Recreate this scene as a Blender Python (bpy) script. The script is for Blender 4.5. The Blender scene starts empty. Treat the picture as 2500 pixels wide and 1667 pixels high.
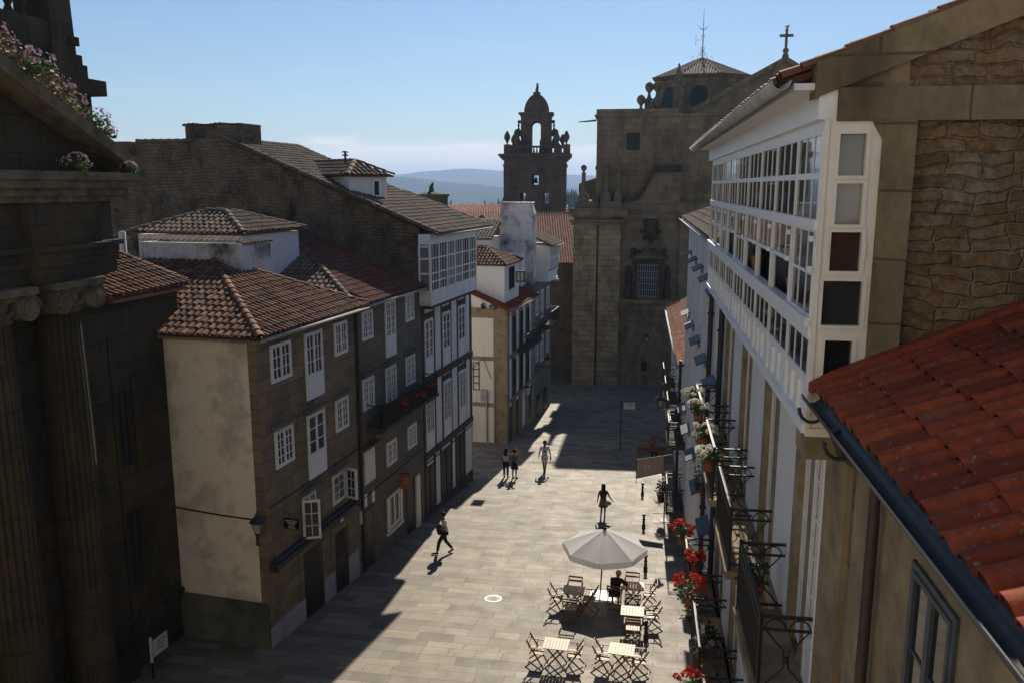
import bpy, math, random
from mathutils import Vector as V, Matrix
random.seed(7)
RND = random.Random(11)
SC = bpy.context.scene
COL = SC.collection
PI = math.pi
R = math.radians
ZUP = V((0, 0, 1))
GA, GB = 12.0, 0.08          # the street falls gently away from the camera


def gz(x, y):
    return -(GA + GB * y)


class Frame:
    """t runs along a facade, n points out of it, z is up."""
    def __init__(s, x, y, az):
        a = R(az)
        s.O = V((x, y, 0)); s.t = V((math.sin(a), math.cos(a), 0)); s.n = V((math.cos(a), -math.sin(a), 0)); s.az = az

    def P(s, t, o, z):
        return s.O + s.t * t + s.n * o + ZUP * z


LF = Frame(-7.35, 23.44, 15.4)       # houses left of the street (n towards the street)
RF = Frame(1.605, -0.2456, 8.7)      # houses right of the street (n away from the street)
CF = Frame(-10.34, 24.26, 12.5)      # old church at the far left
HF = Frame(-0.33, 51.1, 14.1)        # white house past the side lane
FF = Frame(5.6, 75.6, 8.7)           # big church closing the square


def tag(o, label=None, cat=None, group=None, kind=None):
    if label: o['label'] = label
    if cat: o['category'] = cat
    if group: o['group'] = group
    if kind: o['kind'] = kind
    return o


def empty(name, loc, label, cat, group=None, rz=0.0):
    o = bpy.data.objects.new(name, None)
    COL.objects.link(o)
    o.location = loc; o.rotation_euler = (0, 0, rz); o.empty_display_size = 0.2
    return tag(o, label, cat, group)


def worigin(o):
    p = V((0, 0, 0))
    while o is not None:
        p += V(o.location); o = o.parent
    return p


class MB:
    def __init__(s):
        s.v = []; s.f = []; s.r = []; s.sm = []

    def add(s, pts, faces, rnd=None, smooth=False):
        b = len(s.v)
        s.v.extend([tuple(p) for p in pts])
        r = RND.random() if rnd is None else rnd
        for f in faces:
            s.f.append([b + i for i in f]); s.r.append(r); s.sm.append(smooth)

    def face(s, *pts):
        s.add(pts, [list(range(len(pts)))])

    def hexa(s, p, rnd=None):
        s.add(p, [(0, 3, 2, 1), (4, 5, 6, 7), (0, 1, 5, 4), (1, 2, 6, 5), (2, 3, 7, 6), (3, 0, 4, 7)], rnd)

    def box(s, fr, t0, t1, o0, o1, z0, z1):
        P = fr.P
        s.hexa([P(t0, o0, z0), P(t1, o0, z0), P(t1, o1, z0), P(t0, o1, z0), P(t0, o0, z1), P(t1, o0, z1), P(t1, o1, z1), P(t0, o1, z1)])

    def cbox(s, c, x, y, z, m=None):
        """box of half sizes x,y,z round c, turned by matrix m"""
        m = m or Matrix.Identity(3)
        c = V(c)
        q = [(-x, -y, -z), (x, -y, -z), (x, y, -z), (-x, y, -z), (-x, -y, z), (x, -y, z), (x, y, z), (-x, y, z)]
        s.hexa([c + m @ V(k) for k in q])

    def bar(s, a, b, w, h=None, up=None):
        """rectangular bar from a to b"""
        a, b = V(a), V(b); h = h or w
        d = (b - a).normalized()
        up = V(up) if up else (ZUP if abs(d.z) < .95 else V((0, 1, 0)))
        x = d.cross(up).normalized() * (w / 2); y = x.normalized().cross(d) * (h / 2)
        s.hexa([a - x - y, a + x - y, a + x + y, a - x + y, b - x - y, b + x - y, b + x + y, b - x + y])

    def prism(s, pts, vec):
        n = len(pts); vec = V(vec)
        q = [V(p) for p in pts] + [V(p) + vec for p in pts]
        fs = [list(range(n))[::-1], list(range(n, 2 * n))] + [(i, (i + 1) % n, n + (i + 1) % n, n + i) for i in range(n)]
        s.add(q, fs)

    def tube(s, pts, r, n=6, smooth=True, caps=True):
        pts = [V(p) for p in pts]; rs = r if isinstance(r, (list, tuple)) else [r] * len(pts)
        ring = []; ref = None
        for i, p in enumerate(pts):
            d = (pts[min(i + 1, len(pts) - 1)] - pts[max(i - 1, 0)]).normalized()
            if ref is None or abs(ref.dot(d)) > .95:
                ref = V((1, 0, 0)) if abs(d.x) < .8 else V((0, 1, 0))
            x = (ref - d * ref.dot(d)).normalized(); y = d.cross(x); ref = x
            ring.append([p + x * math.cos(2 * PI * k / n) * rs[i] + y * math.sin(2 * PI * k / n) * rs[i] for k in range(n)])
        q = [a for g in ring for a in g]; fs = []
        for i in range(len(pts) - 1):
            for k in range(n):
                fs.append((i * n + k, i * n + (k + 1) % n, (i + 1) * n + (k + 1) % n, (i + 1) * n + k))
        s.add(q, fs, None, smooth)
        if caps:
            s.add(ring[0], [list(range(n))[::-1]]); s.add(ring[-1], [list(range(n))])

    def lathe(s, c, prof, n=14, smooth=True, a0=0.0, sweep=2 * PI, rfun=None):
        c = V(c); q = []; m = n if sweep >= 2 * PI - 1e-6 else n + 1
        for (r, z) in prof:
            for k in range(m):
                a = a0 + sweep * k / n
                rr = r * (rfun(a) if rfun else 1)
                q.append(c + V((math.cos(a) * rr, math.sin(a) * rr, z)))
        fs = []
        for i in range(len(prof) - 1):
            for k in range(n if m > n else n):
                k2 = (k + 1) % m
                if m > n and k == n: continue
                fs.append((i * m + k, i * m + k2, (i + 1) * m + k2, (i + 1) * m + k))
        s.add(q, fs, None, smooth)
        if prof[0][0] > 1e-4 and m == n: s.add(q[:n], [list(range(n))[::-1]])
        if prof[-1][0] > 1e-4 and m == n: s.add(q[-n:], [list(range(n))])

    def ball(s, c, r, n=10, sz=1.0):
        m = max(5, n // 2 + 1)
        s.lathe(c, [(max(r * math.sin(PI * i / m), 1e-5), -r * sz * math.cos(PI * i / m)) for i in range(m + 1)], n)

    def build(s, name, mat, parent=None, smooth=None):
        me = bpy.data.meshes.new(name)
        org = worigin(parent) if parent is not None else V((0, 0, 0))
        if parent is None and s.v:
            xs = [p[0] for p in s.v]; ys = [p[1] for p in s.v]; zs = [p[2] for p in s.v]
            org = V(((min(xs) + max(xs)) / 2, (min(ys) + max(ys)) / 2, min(zs)))
        W = [V(p) for p in s.v]
        me.from_pydata([p - org for p in W], [], s.f)
        uv = me.uv_layers.new(name='UVMap')
        me.update()
        buf = [0.0] * (2 * len(me.loops)); li = 0
        for p in me.polygons:
            nx, ny, nz = p.normal
            h = math.hypot(nx, ny)
            if h > .55:
                ax, ay = -ny / h, nx / h
                for vi in p.vertices:
                    w = W[vi]; buf[li] = w.x * ax + w.y * ay; buf[li + 1] = w.z; li += 2
            else:
                for vi in p.vertices:
                    w = W[vi]; buf[li] = w.x; buf[li + 1] = w.y; li += 2
        uv.data.foreach_set('uv', buf)
        at = me.attributes.new('rnd', 'FLOAT', 'FACE')
        at.data.foreach_set('value', s.r)
        me.polygons.foreach_set('use_smooth', [bool(x) if smooth is None else smooth for x in s.sm])
        me.materials.append(mat)
        o = bpy.data.objects.new(name, me)
        COL.objects.link(o)
        if parent is not None:
            o.parent = parent
        else:
            o.location = org
        return o


def copy_tree(o, parent=None):
    c = o.copy(); COL.objects.link(c)
    if parent is not None: c.parent = parent
    for ch in list(o.children):
        copy_tree(ch, c)
    return c


# ---------------------------------------------------------------- materials
def newmat(name):
    m = bpy.data.materials.new(name); m.use_nodes = True
    nt = m.node_tree; b = nt.nodes['Principled BSDF']
    return m, nt, b


def N(nt, typ, **kw):
    n = nt.nodes.new(typ)
    for k, v in kw.items():
        if k in n.inputs: n.inputs[k].default_value = v
        else: setattr(n, k, v)
    return n


def ramp(nt, src, stops):
    r = nt.nodes.new('ShaderNodeValToRGB')
    e = r.color_ramp.elements
    while len(e) < len(stops): e.new(.5)
    for x, (p, c) in zip(e, stops):
        x.position = p; x.color = (c, c, c, 1) if isinstance(c, (int, float)) else (*c, 1)
    nt.links.new(src, r.inputs[0])
    return r.outputs[0]


def mix(nt, fac, a, b, typ='MIX'):
    m = nt.nodes.new('ShaderNodeMix'); m.data_type = 'RGBA'; m.blend_type = typ
    for sock, val in ((m.inputs[0], fac), (m.inputs[6], a), (m.inputs[7], b)):
        if hasattr(val, 'links') or hasattr(val, 'is_linked'): nt.links.new(val, sock)
        elif isinstance(val, (int, float)): sock.default_value = val
        else: sock.default_value = (*val, 1)
    return m.outputs[2]


def coords(nt, kind='Object', scale=(1, 1, 1), rz=0.0):
    tc = nt.nodes.new('ShaderNodeTexCoord'); mp = nt.nodes.new('ShaderNodeMapping')
    nt.links.new(tc.outputs[kind], mp.inputs[0])
    mp.inputs['Scale'].default_value = scale; mp.inputs['Rotation'].default_value = (0, 0, rz)
    return mp.outputs[0]


def noise(nt, vec, scale, detail=5, rough=.6):
    n = N(nt, 'ShaderNodeTexNoise', Scale=scale, Detail=detail, Roughness=rough)
    nt.links.new(vec, n.inputs['Vector'])
    return n.outputs['Fac']


def bump(nt, b, h, strength=.3, dist=.02):
    n = N(nt, 'ShaderNodeBump', Strength=strength, Distance=dist)
    nt.links.new(h, n.inputs['Height']); nt.links.new(n.outputs[0], b.inputs['Normal'])


def gpos(nt, scale=(1, 1, 1)):
    g = nt.nodes.new('ShaderNodeNewGeometry'); mp = nt.nodes.new('ShaderNodeMapping')
    nt.links.new(g.outputs['Position'], mp.inputs[0]); mp.inputs['Scale'].default_value = scale
    return mp.outputs[0]


def plain(name, col, rough=.7, metal=0.0, var=.25, scale=4.0, spec=.4, bmp=.1):
    m, nt, b = newmat(name)
    v = gpos(nt)
    n = noise(nt, v, scale)
    c = mix(nt, ramp(nt, n, [(.3, 0), (.7, 1)]), [x * (1 - var) for x in col], [min(1, x * (1 + var * .6)) for x in col])
    nt.links.new(c, b.inputs['Base Color'])
    b.inputs['Roughness'].default_value = rough; b.inputs['Metallic'].default_value = metal
    b.inputs['Specular IOR Level'].default_value = spec
    if bmp: bump(nt, b, noise(nt, v, scale * 8), bmp, .01)
    return m


def plaster(name, col, stain, lo=.5, hi=.72, streak=True):
    m, nt, b = newmat(name)
    v = gpos(nt)
    big = noise(nt, v, .55, 8, .65)
    st = noise(nt, gpos(nt, (2.2, 2.2, .25)), 1.0, 5, .6)
    f1 = ramp(nt, big, [(lo, 0), (hi, 1)])
    c = mix(nt, f1, col, stain)
    if streak:
        c = mix(nt, ramp(nt, st, [(.56, 0), (.75, .45)]), c, [s * .7 for s in stain])
    c = mix(nt, ramp(nt, noise(nt, v, 14, 4), [(.3, 0), (.7, .18)]), c, stain)
    nt.links.new(c, b.inputs['Base Color'])
    b.inputs['Roughness'].default_value = .9; b.inputs['Specular IOR Level'].default_value = .2
    bump(nt, b, noise(nt, v, 6, 8, .7), .25, .02)
    return m


def ashlar(name, c1, c2, joint, bw=.8, bh=.4, dirt=(.03, .028, .02), dlo=.52, dhi=.75, jw=.012, warm=None):
    m, nt, b = newmat(name)
    uv = coords(nt, 'UV')
    wob = N(nt, 'ShaderNodeTexNoise', Scale=.9, Detail=2.0)
    nt.links.new(uv, wob.inputs['Vector'])
    ad = nt.nodes.new('ShaderNodeVectorMath'); ad.operation = 'MULTIPLY_ADD'
    nt.links.new(wob.outputs['Color'], ad.inputs[0]); ad.inputs[1].default_value = (.08, .1, 0); nt.links.new(uv, ad.inputs[2])
    br = N(nt, 'ShaderNodeTexBrick', Scale=1.0)
    br.inputs['Brick Width'].default_value = bw; br.inputs['Row Height'].default_value = bh
    br.inputs['Mortar Size'].default_value = jw; br.inputs['Mortar Smooth'].default_value = .3
    br.offset = .43; br.squash = 1.3; br.squash_frequency = 3
    br.inputs['Color1'].default_value = (*c1, 1); br.inputs['Color2'].default_value = (*c2, 1); br.inputs['Mortar'].default_value = (*joint, 1)
    nt.links.new(ad.outputs[0], br.inputs['Vector'])
    v = gpos(nt)
    c = br.outputs['Color']
    if warm:
        c = mix(nt, ramp(nt, noise(nt, v, .8, 4), [(.5, 0), (.66, .7)]), c, warm)
    c = mix(nt, ramp(nt, noise(nt, gpos(nt, (1, 1, .45)), .7, 9, .68), [(dlo, 0), (dhi, .85)]), c, dirt)
    c = mix(nt, ramp(nt, noise(nt, v, 9, 6, .7), [(.35, .45), (.65, 0)]), c, [x * .45 for x in c1])
    nt.links.new(c, b.inputs['Base Color'])
    b.inputs['Roughness'].default_value = .92; b.inputs['Specular IOR Level'].default_value = .15
    mm = nt.nodes.new('ShaderNodeMath'); mm.operation = 'MULTIPLY_ADD'
    nt.links.new(br.outputs['Fac'], mm.inputs[0]); mm.inputs[1].default_value = -1.0
    nt.links.new(noise(nt, v, 7, 8, .7), mm.inputs[2])
    bump(nt, b, mm.outputs[0], .6, .03)
    return m


def rubble(name, c1, c2, c3, joint, bw=.42, bh=.17, dark=(.03, .026, .02), patchlo=.5):
    """coursed rubble: long flat stones of uneven size, mortar smeared over many of them, lichen and run-off"""
    m, nt, b = newmat(name)
    uv = coords(nt, 'UV')
    def wob(scale, amp, src, det=3.0):
        w = N(nt, 'ShaderNodeTexNoise', Scale=scale, Detail=det); nt.links.new(uv, w.inputs['Vector'])
        sb = nt.nodes.new('ShaderNodeVectorMath'); sb.operation = 'SUBTRACT'; nt.links.new(w.outputs['Color'], sb.inputs[0]); sb.inputs[1].default_value = (.5, .5, .5)
        ad = nt.nodes.new('ShaderNodeVectorMath'); ad.operation = 'MULTIPLY_ADD'
        nt.links.new(sb.outputs[0], ad.inputs[0]); ad.inputs[1].default_value = amp; nt.links.new(src, ad.inputs[2])
        return ad.outputs[0]
    p = wob(1.1, (.34, .4, 0), uv); p = wob(7.0, (.1, .07, 0), p)
    br = N(nt, 'ShaderNodeTexBrick', Scale=1.0)
    br.inputs['Brick Width'].default_value = bw; br.inputs['Row Height'].default_value = bh
    br.inputs['Mortar Size'].default_value = .016; br.inputs['Mortar Smooth'].default_value = .9
    br.offset = .37; br.squash = 1.7; br.squash_frequency = 3; br.offset_frequency = 3
    br.inputs['Color1'].default_value = (0, 0, 0, 1); br.inputs['Color2'].default_value = (1, 1, 1, 1); br.inputs['Mortar'].default_value = (.5, .5, .5, 1)
    nt.links.new(p, br.inputs['Vector'])
    c = ramp(nt, br.outputs['Color'], [(0, c2), (.3, c1), (.55, c3), (.8, c1), (1, [x * .75 for x in c3])])
    v = gpos(nt)
    c = mix(nt, ramp(nt, noise(nt, v, 3.1, 6, .7), [(.4, 0), (.62, .7)]), c, [c1[0] * .9, c1[1] * .72, c1[2] * .55])
    patch = ramp(nt, noise(nt, v, 1.6, 8, .68), [(patchlo, 0), (patchlo + .09, .8)])
    mu = nt.nodes.new('ShaderNodeMath'); mu.operation = 'MAXIMUM'
    ja = ramp(nt, noise(nt, v, 2.3, 5), [(.38, .15), (.6, .95)])
    jf = nt.nodes.new('ShaderNodeMath'); jf.operation = 'MULTIPLY'; nt.links.new(br.outputs['Fac'], jf.inputs[0]); nt.links.new(ja, jf.inputs[1])
    nt.links.new(jf.outputs[0], mu.inputs[0]); nt.links.new(patch, mu.inputs[1])
    c = mix(nt, mu.outputs[0], c, joint)
    c = mix(nt, ramp(nt, noise(nt, gpos(nt, (1, 1, .6)), 1.3, 9, .72), [(.5, 0), (.68, .85)]), c, dark)
    c = mix(nt, ramp(nt, noise(nt, v, 17, 7, .75), [(.36, .6), (.6, 0)]), c, dark)
    nt.links.new(c, b.inputs['Base Color'])
    b.inputs['Roughness'].default_value = .95; b.inputs['Specular IOR Level'].default_value = .1
    mm = nt.nodes.new('ShaderNodeMath'); mm.operation = 'MULTIPLY_ADD'
    nt.links.new(br.outputs['Fac'], mm.inputs[0]); mm.inputs[1].default_value = -.7; nt.links.new(noise(nt, v, 6, 10, .78), mm.inputs[2])
    bump(nt, b, mm.outputs[0], 1.0, .07)
    return m


def tilemat(name, stops, moss=(.05, .045, .03), mlo=.5, mhi=.72, lich=None):
    m, nt, b = newmat(name)
    a = nt.nodes.new('ShaderNodeAttribute'); a.attribute_name = 'rnd'
    c = ramp(nt, a.outputs['Fac'], stops)
    v = gpos(nt)
    c = mix(nt, ramp(nt, noise(nt, v, 1.1, 8, .7), [(mlo, 0), (mhi, .8)]), c, moss)
    c = mix(nt, ramp(nt, noise(nt, v, 11, 6, .7), [(.35, .55), (.62, 0)]), c, moss)
    if lich:
        c = mix(nt, ramp(nt, noise(nt, v, 23, 3, .6), [(.62, 0), (.7, .7)]), c, lich)
    nt.links.new(c, b.inputs['Base Color'])
    b.inputs['Roughness'].default_value = .85; b.inputs['Specular IOR Level'].default_value = .25
    bump(nt, b, noise(nt, v, 30, 5), .25, .01)
    return m


def glassmat(name, col, rough=.04, var=.5):
    m, nt, b = newmat(name)
    a = nt.nodes.new('ShaderNodeAttribute'); a.attribute_name = 'rnd'
    c = ramp(nt, a.outputs['Fac'], [(0, [x * (1 - var) for x in col]), (1, [x * (1 + var) for x in col])])
    nt.links.new(c, b.inputs['Base Color'])
    b.inputs['Roughness'].default_value = rough; b.inputs['Specular IOR Level'].default_value = .55
    bump(nt, b, noise(nt, gpos(nt), 1.6, 2), .04, .02)
    return m


def leafmat(name, c1, c2, trans=.3):
    m, nt, b = newmat(name)
    a = nt.nodes.new('ShaderNodeAttribute'); a.attribute_name = 'rnd'
    c = ramp(nt, a.outputs['Fac'], [(0, c1), (1, c2)])
    nt.links.new(c, b.inputs['Base Color']); b.inputs['Roughness'].default_value = .6
    tr = nt.nodes.new('ShaderNodeBsdfTranslucent'); nt.links.new(c, tr.inputs[0])
    ms = nt.nodes.new('ShaderNodeMixShader'); ms.inputs[0].default_value = trans
    out = nt.nodes['Material Output']
    nt.links.new(b.outputs[0], ms.inputs[1]); nt.links.new(tr.outputs[0], ms.inputs[2]); nt.links.new(ms.outputs[0], out.inputs[0])
    return m


def groundmat():
    m, nt, b = newmat('granite_paving')
    g = nt.nodes.new('ShaderNodeNewGeometry'); mp = nt.nodes.new('ShaderNodeMapping')
    nt.links.new(g.outputs['Position'], mp.inputs[0]); mp.inputs['Rotation'].default_value = (0, 0, R(10.5))
    sep = nt.nodes.new('ShaderNodeSeparateXYZ'); nt.links.new(mp.outputs[0], sep.inputs[0])
    # rows of different depth
    w1 = nt.nodes.new('ShaderNodeMath'); w1.operation = 'SINE'
    sc = nt.nodes.new('ShaderNodeMath'); sc.operation = 'MULTIPLY'; sc.inputs[1].default_value = 4.7
    nt.links.new(sep.outputs[1], sc.inputs[0]); nt.links.new(sc.outputs[0], w1.inputs[0])
    w2 = nt.nodes.new('ShaderNodeMath'); w2.operation = 'MULTIPLY_ADD'; w2.inputs[1].default_value = .06
    nt.links.new(w1.outputs[0], w2.inputs[0]); nt.links.new(sep.outputs[1], w2.inputs[2])
    cb = nt.nodes.new('ShaderNodeCombineXYZ'); nt.links.new(sep.outputs[0], cb.inputs[0]); nt.links.new(w2.outputs[0], cb.inputs[1])
    br = N(nt, 'ShaderNodeTexBrick', Scale=1.0)
    br.inputs['Brick Width'].default_value = 1.15; br.inputs['Row Height'].default_value = .46
    br.inputs['Mortar Size'].default_value = .012; br.inputs['Mortar Smooth'].default_value = .4
    br.offset = .37; br.offset_frequency = 2; br.squash = .72; br.squash_frequency = 3
    br.inputs['Color1'].default_value = (.105, .087, .063, 1); br.inputs['Color2'].default_value = (.27, .225, .165, 1)
    br.inputs['Mortar'].default_value = (.075, .066, .05, 1); br.inputs['Bias'].default_value = .1
    nt.links.new(cb.outputs[0], br.inputs['Vector'])
    v = gpos(nt)
    c = mix(nt, ramp(nt, noise(nt, v, .45, 6, .6), [(.4, 0), (.7, .5)]), br.outputs['Color'], (.135, .115, .087))
    c = mix(nt, ramp(nt, noise(nt, v, 3.2, 8, .7), [(.45, 0), (.75, .5)]), c, (.095, .079, .058))
    c = mix(nt, ramp(nt, noise(nt, v, 38, 4, .6), [(.3, .3), (.6, 0)]), c, (.10, .088, .07))
    c = mix(nt, ramp(nt, noise(nt, v, 1.9, 2, .4), [(.74, 0), (.76, .5)]), c, (.09, .08, .065))
    nt.links.new(c, b.inputs['Base Color'])
    r = nt.nodes.new('ShaderNodeMath'); r.operation = 'MULTIPLY_ADD'; r.inputs[1].default_value = .35; r.inputs[2].default_value = .45
    nt.links.new(noise(nt, v, 1.3, 4), r.inputs[0]); nt.links.new(r.outputs[0], b.inputs['Roughness'])
    b.inputs['Specular IOR Level'].default_value = .35
    mm = nt.nodes.new('ShaderNodeMath'); mm.operation = 'MULTIPLY_ADD'
    nt.links.new(br.outputs['Fac'], mm.inputs[0]); mm.inputs[1].default_value = -1.0; nt.links.new(noise(nt, v, 12, 6, .7), mm.inputs[2])
    bump(nt, b, mm.outputs[0], .35, .015)
    return m


OLD = [(0, (.09, .035, .02)), (.35, (.19, .075, .042)), (.65, (.26, .115, .065)), (.88, (.3, .16, .1)), (1, (.2, .13, .09))]
NEWT = [(0, (.15, .026, .01)), (.4, (.25, .045, .016)), (.8, (.32, .064, .022)), (1, (.2, .055, .03))]
GREYT = [(0, (.1, .065, .045)), (.4, (.17, .12, .085)), (.75, (.23, .17, .12)), (1, (.27, .14, .085))]
M = {}
M['ground'] = groundmat()
M['granite'] = ashlar('granite_ashlar', (.27, .21, .14), (.17, .135, .095), (.07, .055, .04), .95, .42, dirt=(.06, .05, .036), warm=(.26, .175, .1))
M['granite2'] = ashlar('granite_plain', (.19, .168, .13), (.15, .132, .1), (.1, .088, .068), 1.3, .5, dirt=(.07, .06, .045), jw=.006)
M['church'] = ashlar('church_ashlar', (.24, .185, .12), (.17, .132, .088), (.1, .078, .052), 1.1, .5, dirt=(.04, .034, .026), dlo=.46, dhi=.7, warm=(.24, .165, .09), jw=.012)
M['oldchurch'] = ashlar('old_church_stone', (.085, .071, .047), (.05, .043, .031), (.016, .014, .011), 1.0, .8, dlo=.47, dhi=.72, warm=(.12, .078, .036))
M['pilaster'] = ashlar('pilaster_ashlar', (.36, .275, .17), (.22, .168, .105), (.08, .06, .04), .9, .46, dirt=(.06, .05, .036), dlo=.5, dhi=.74, warm=(.46, .29, .14), jw=.022)
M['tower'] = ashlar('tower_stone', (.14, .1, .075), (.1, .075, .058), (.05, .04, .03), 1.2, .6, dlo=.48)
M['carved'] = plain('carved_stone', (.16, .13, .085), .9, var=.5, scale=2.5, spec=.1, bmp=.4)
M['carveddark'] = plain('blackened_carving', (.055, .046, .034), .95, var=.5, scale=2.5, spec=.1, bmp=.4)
M['band'] = plain('dressed_granite', (.26, .2, .125), .9, var=.42, scale=2.2, spec=.15, bmp=.25)
M['trim'] = ashlar('stained_trim', (.3, .225, .13), (.24, .18, .11), (.1, .08, .05), 1.4, .6, dirt=(.06, .05, .034), dlo=.46, dhi=.66)
M['darkstone'] = plain('dark_slab', (.085, .076, .06), .9, var=.4, scale=3, spec=.15, bmp=.3)
M['rubble'] = rubble('rubble_wall', (.34, .225, .12), (.2, .145, .09), (.42, .29, .165), (.42, .34, .24), .3, .115, dark=(.045, .037, .026), patchlo=.53)
M['party'] = rubble('party_wall', (.2, .155, .105), (.12, .096, .07), (.24, .18, .12), (.26, .21, .155), .4, .15, patchlo=.5)
M['cream'] = plaster('cream_plaster', (.8, .71, .56), (.52, .45, .36), .5, .62, streak=False)
M['cream2'] = plaster('cream_panel', (.66, .62, .5), (.5, .46, .37), .6, .8)
M['white'] = plaster('white_plaster', (.68, .66, .64), (.42, .4, .38), .6, .85)
M['whitestain'] = plaster('stained_white_plaster', (.6, .57, .56), (.1, .09, .085), .45, .62)
M['greenbase'] = plaster('damp_plinth', (.16, .155, .11), (.06, .06, .05), .45, .65)
M['greyplinth'] = plaster('grey_plinth', (.34, .34, .34), (.2, .2, .2), .5, .75)
M['paint'] = plain('white_paint', (.7, .7, .7), .45, var=.08, scale=6, spec=.5, bmp=.05)
M['paintwarm'] = plain('cream_paint', (.7, .65, .56), .45, var=.08, scale=6, spec=.5, bmp=.05)
M['darkpaint'] = plain('dark_green_paint', (.02, .025, .024), .5, var=.3)
M['bluepaint'] = plain('slate_blue_paint', (.05, .062, .078), .45, var=.25)
M['iron'] = plain('wrought_iron', (.012, .012, .013), .55, var=.3, spec=.5)
M['zinc'] = plain('zinc_gutter', (.34, .35, .35), .65, .15, var=.3, scale=5)
M['darkzinc'] = plain('dark_gutter', (.03, .033, .038), .55, .0, var=.4, scale=4)
M['pipe'] = plain('brown_pipe', (.05, .035, .03), .5, var=.3)
M['glass'] = glassmat('dark_glass', (.018, .02, .022))
M['dullglass'] = plain('dull_dark_glass', (.012, .013, .015), .45, var=.3, spec=.3, bmp=0)
M['curtain'] = glassmat('curtained_glass', (.17, .165, .15), .06, .25)
M['tile'] = tilemat('weathered_tile', OLD)
M['tilered'] = tilemat('red_tile', NEWT, (.05, .025, .018), .52, .7, lich=(.22, .2, .16))
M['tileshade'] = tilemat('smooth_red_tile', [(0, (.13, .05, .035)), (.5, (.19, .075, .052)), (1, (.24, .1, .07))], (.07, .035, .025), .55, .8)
M['tilegrey'] = tilemat('lichen_tile', GREYT, (.09, .075, .055), .45, .7)
M['tilebright'] = tilemat('clean_tile', [(0, (.26, .1, .055)), (.5, (.36, .16, .09)), (1, (.42, .22, .14))], (.16, .07, .04), .55, .8)
M['under'] = plain('tile_bed', (.05, .025, .018), .95, var=.4, scale=5, spec=.1)
M['wood'] = plain('teak', (.2, .085, .035), .55, var=.35, scale=9, spec=.35)
M['woodtop'] = plain('pale_slats', (.4, .28, .17), .5, var=.2, scale=8, spec=.35)
M['darkdoor'] = plain('dark_door', (.016, .013, .011), .5, var=.4)
M['browndoor'] = plain('brown_door', (.05, .026, .016), .5, var=.4)
M['canvas'] = leafmat('white_canvas', (.86, .85, .83), (.88, .87, .85), .5)
M['beige'] = leafmat('beige_canvas', (.42, .33, .25), (.44, .35, .26), .3)
M['terracotta'] = plain('terracotta_pot', (.3, .09, .04), .8, var=.25)
M['blackplastic'] = plain('black_pot', (.015, .014, .014), .5, var=.2)
M['leaf'] = leafmat('leaf', (.025, .06, .014), (.09, .15, .035))
M['leafdry'] = leafmat('dry_leaf', (.06, .06, .02), (.16, .13, .05))
M['leafdark'] = leafmat('dark_leaf', (.012, .026, .01), (.035, .06, .018))
M['red'] = leafmat('red_petal', (.45, .02, .012), (.75, .06, .03), .25)
M['whiteflower'] = leafmat('white_petal', (.62, .62, .5), (.8, .8, .72), .35)
M['pinkflower'] = leafmat('pink_petal', (.3, .17, .24), (.5, .32, .4), .25)
M['orangesign'] = plain('orange_sign', (.34, .13, .03), .5, var=.2)
M['black'] = plain('black_enamel', (.008, .008, .009), .3, var=.2)
M['chrome'] = plain('steel_cap', (.6, .58, .62), .18, 1.0, var=.1, bmp=0)
M['lampglass'] = plain('frosted_glass', (.36, .37, .33), .25, var=.15, spec=.5, bmp=0)
M['signwhite'] = plain('sign_white', (.55, .53, .5), .4, var=.1)
M['lettering'] = plain('white_lettering', (.75, .74, .7), .5, var=.05, bmp=0)
M['greylet'] = plain('grey_lettering', (.12, .1, .09), .5, var=.05, bmp=0)
M['castiron'] = plain('cast_iron_cover', (.3, .29, .27), .4, .5, var=.3, scale=12)
M['hill'] = plain('far_hill', (.03, .05, .035), .95, var=.5, scale=.004, spec=0, bmp=0)
M['forest'] = leafmat('forest_green', (.012, .03, .014), (.035, .065, .025), .1)
M['earth'] = plain('far_ground', (.06, .065, .04), .95, var=.4, scale=.05, spec=0, bmp=0)
M['bronze'] = plain('bronze', (.03, .028, .02), .5, .5, var=.3)
M['gull'] = plain('gull_grey', (.12, .12, .12), .8, var=.3)
for nm, c in dict(skin=(.28, .14, .085), skindark=(.2, .095, .06), hairdark=(.012, .008, .006), hairblond=(.3, .23, .13), hairgrey=(.12, .1, .08), shirtwhite=(.62, .6, .6), black=(.012, .012, .013), navy=(.018, .019, .026), olive=(.12, .105, .055), maroon=(.06, .012, .012), teal=(.035, .12, .12), pink=(.3, .1, .1), sandal=(.12, .06, .03), bag=(.3, .24, .16), jacket=(.02, .018, .022)).items():
    M['c_' + nm] = plain('cloth_' + nm if 'skin' not in nm and 'hair' not in nm else nm, c, .75, var=.15, scale=14, spec=.25)
# ---------------------------------------------------------------- building components
def inside(px, py, poly):
    c = False; j = len(poly) - 1
    for i in range(len(poly)):
        xi, yi = poly[i]; xj, yj = poly[j]
        if (yi > py) != (yj > py) and px < (xj - xi) * (py - yi) / (yj - yi) + xi: c = not c
        j = i
    return c


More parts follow.
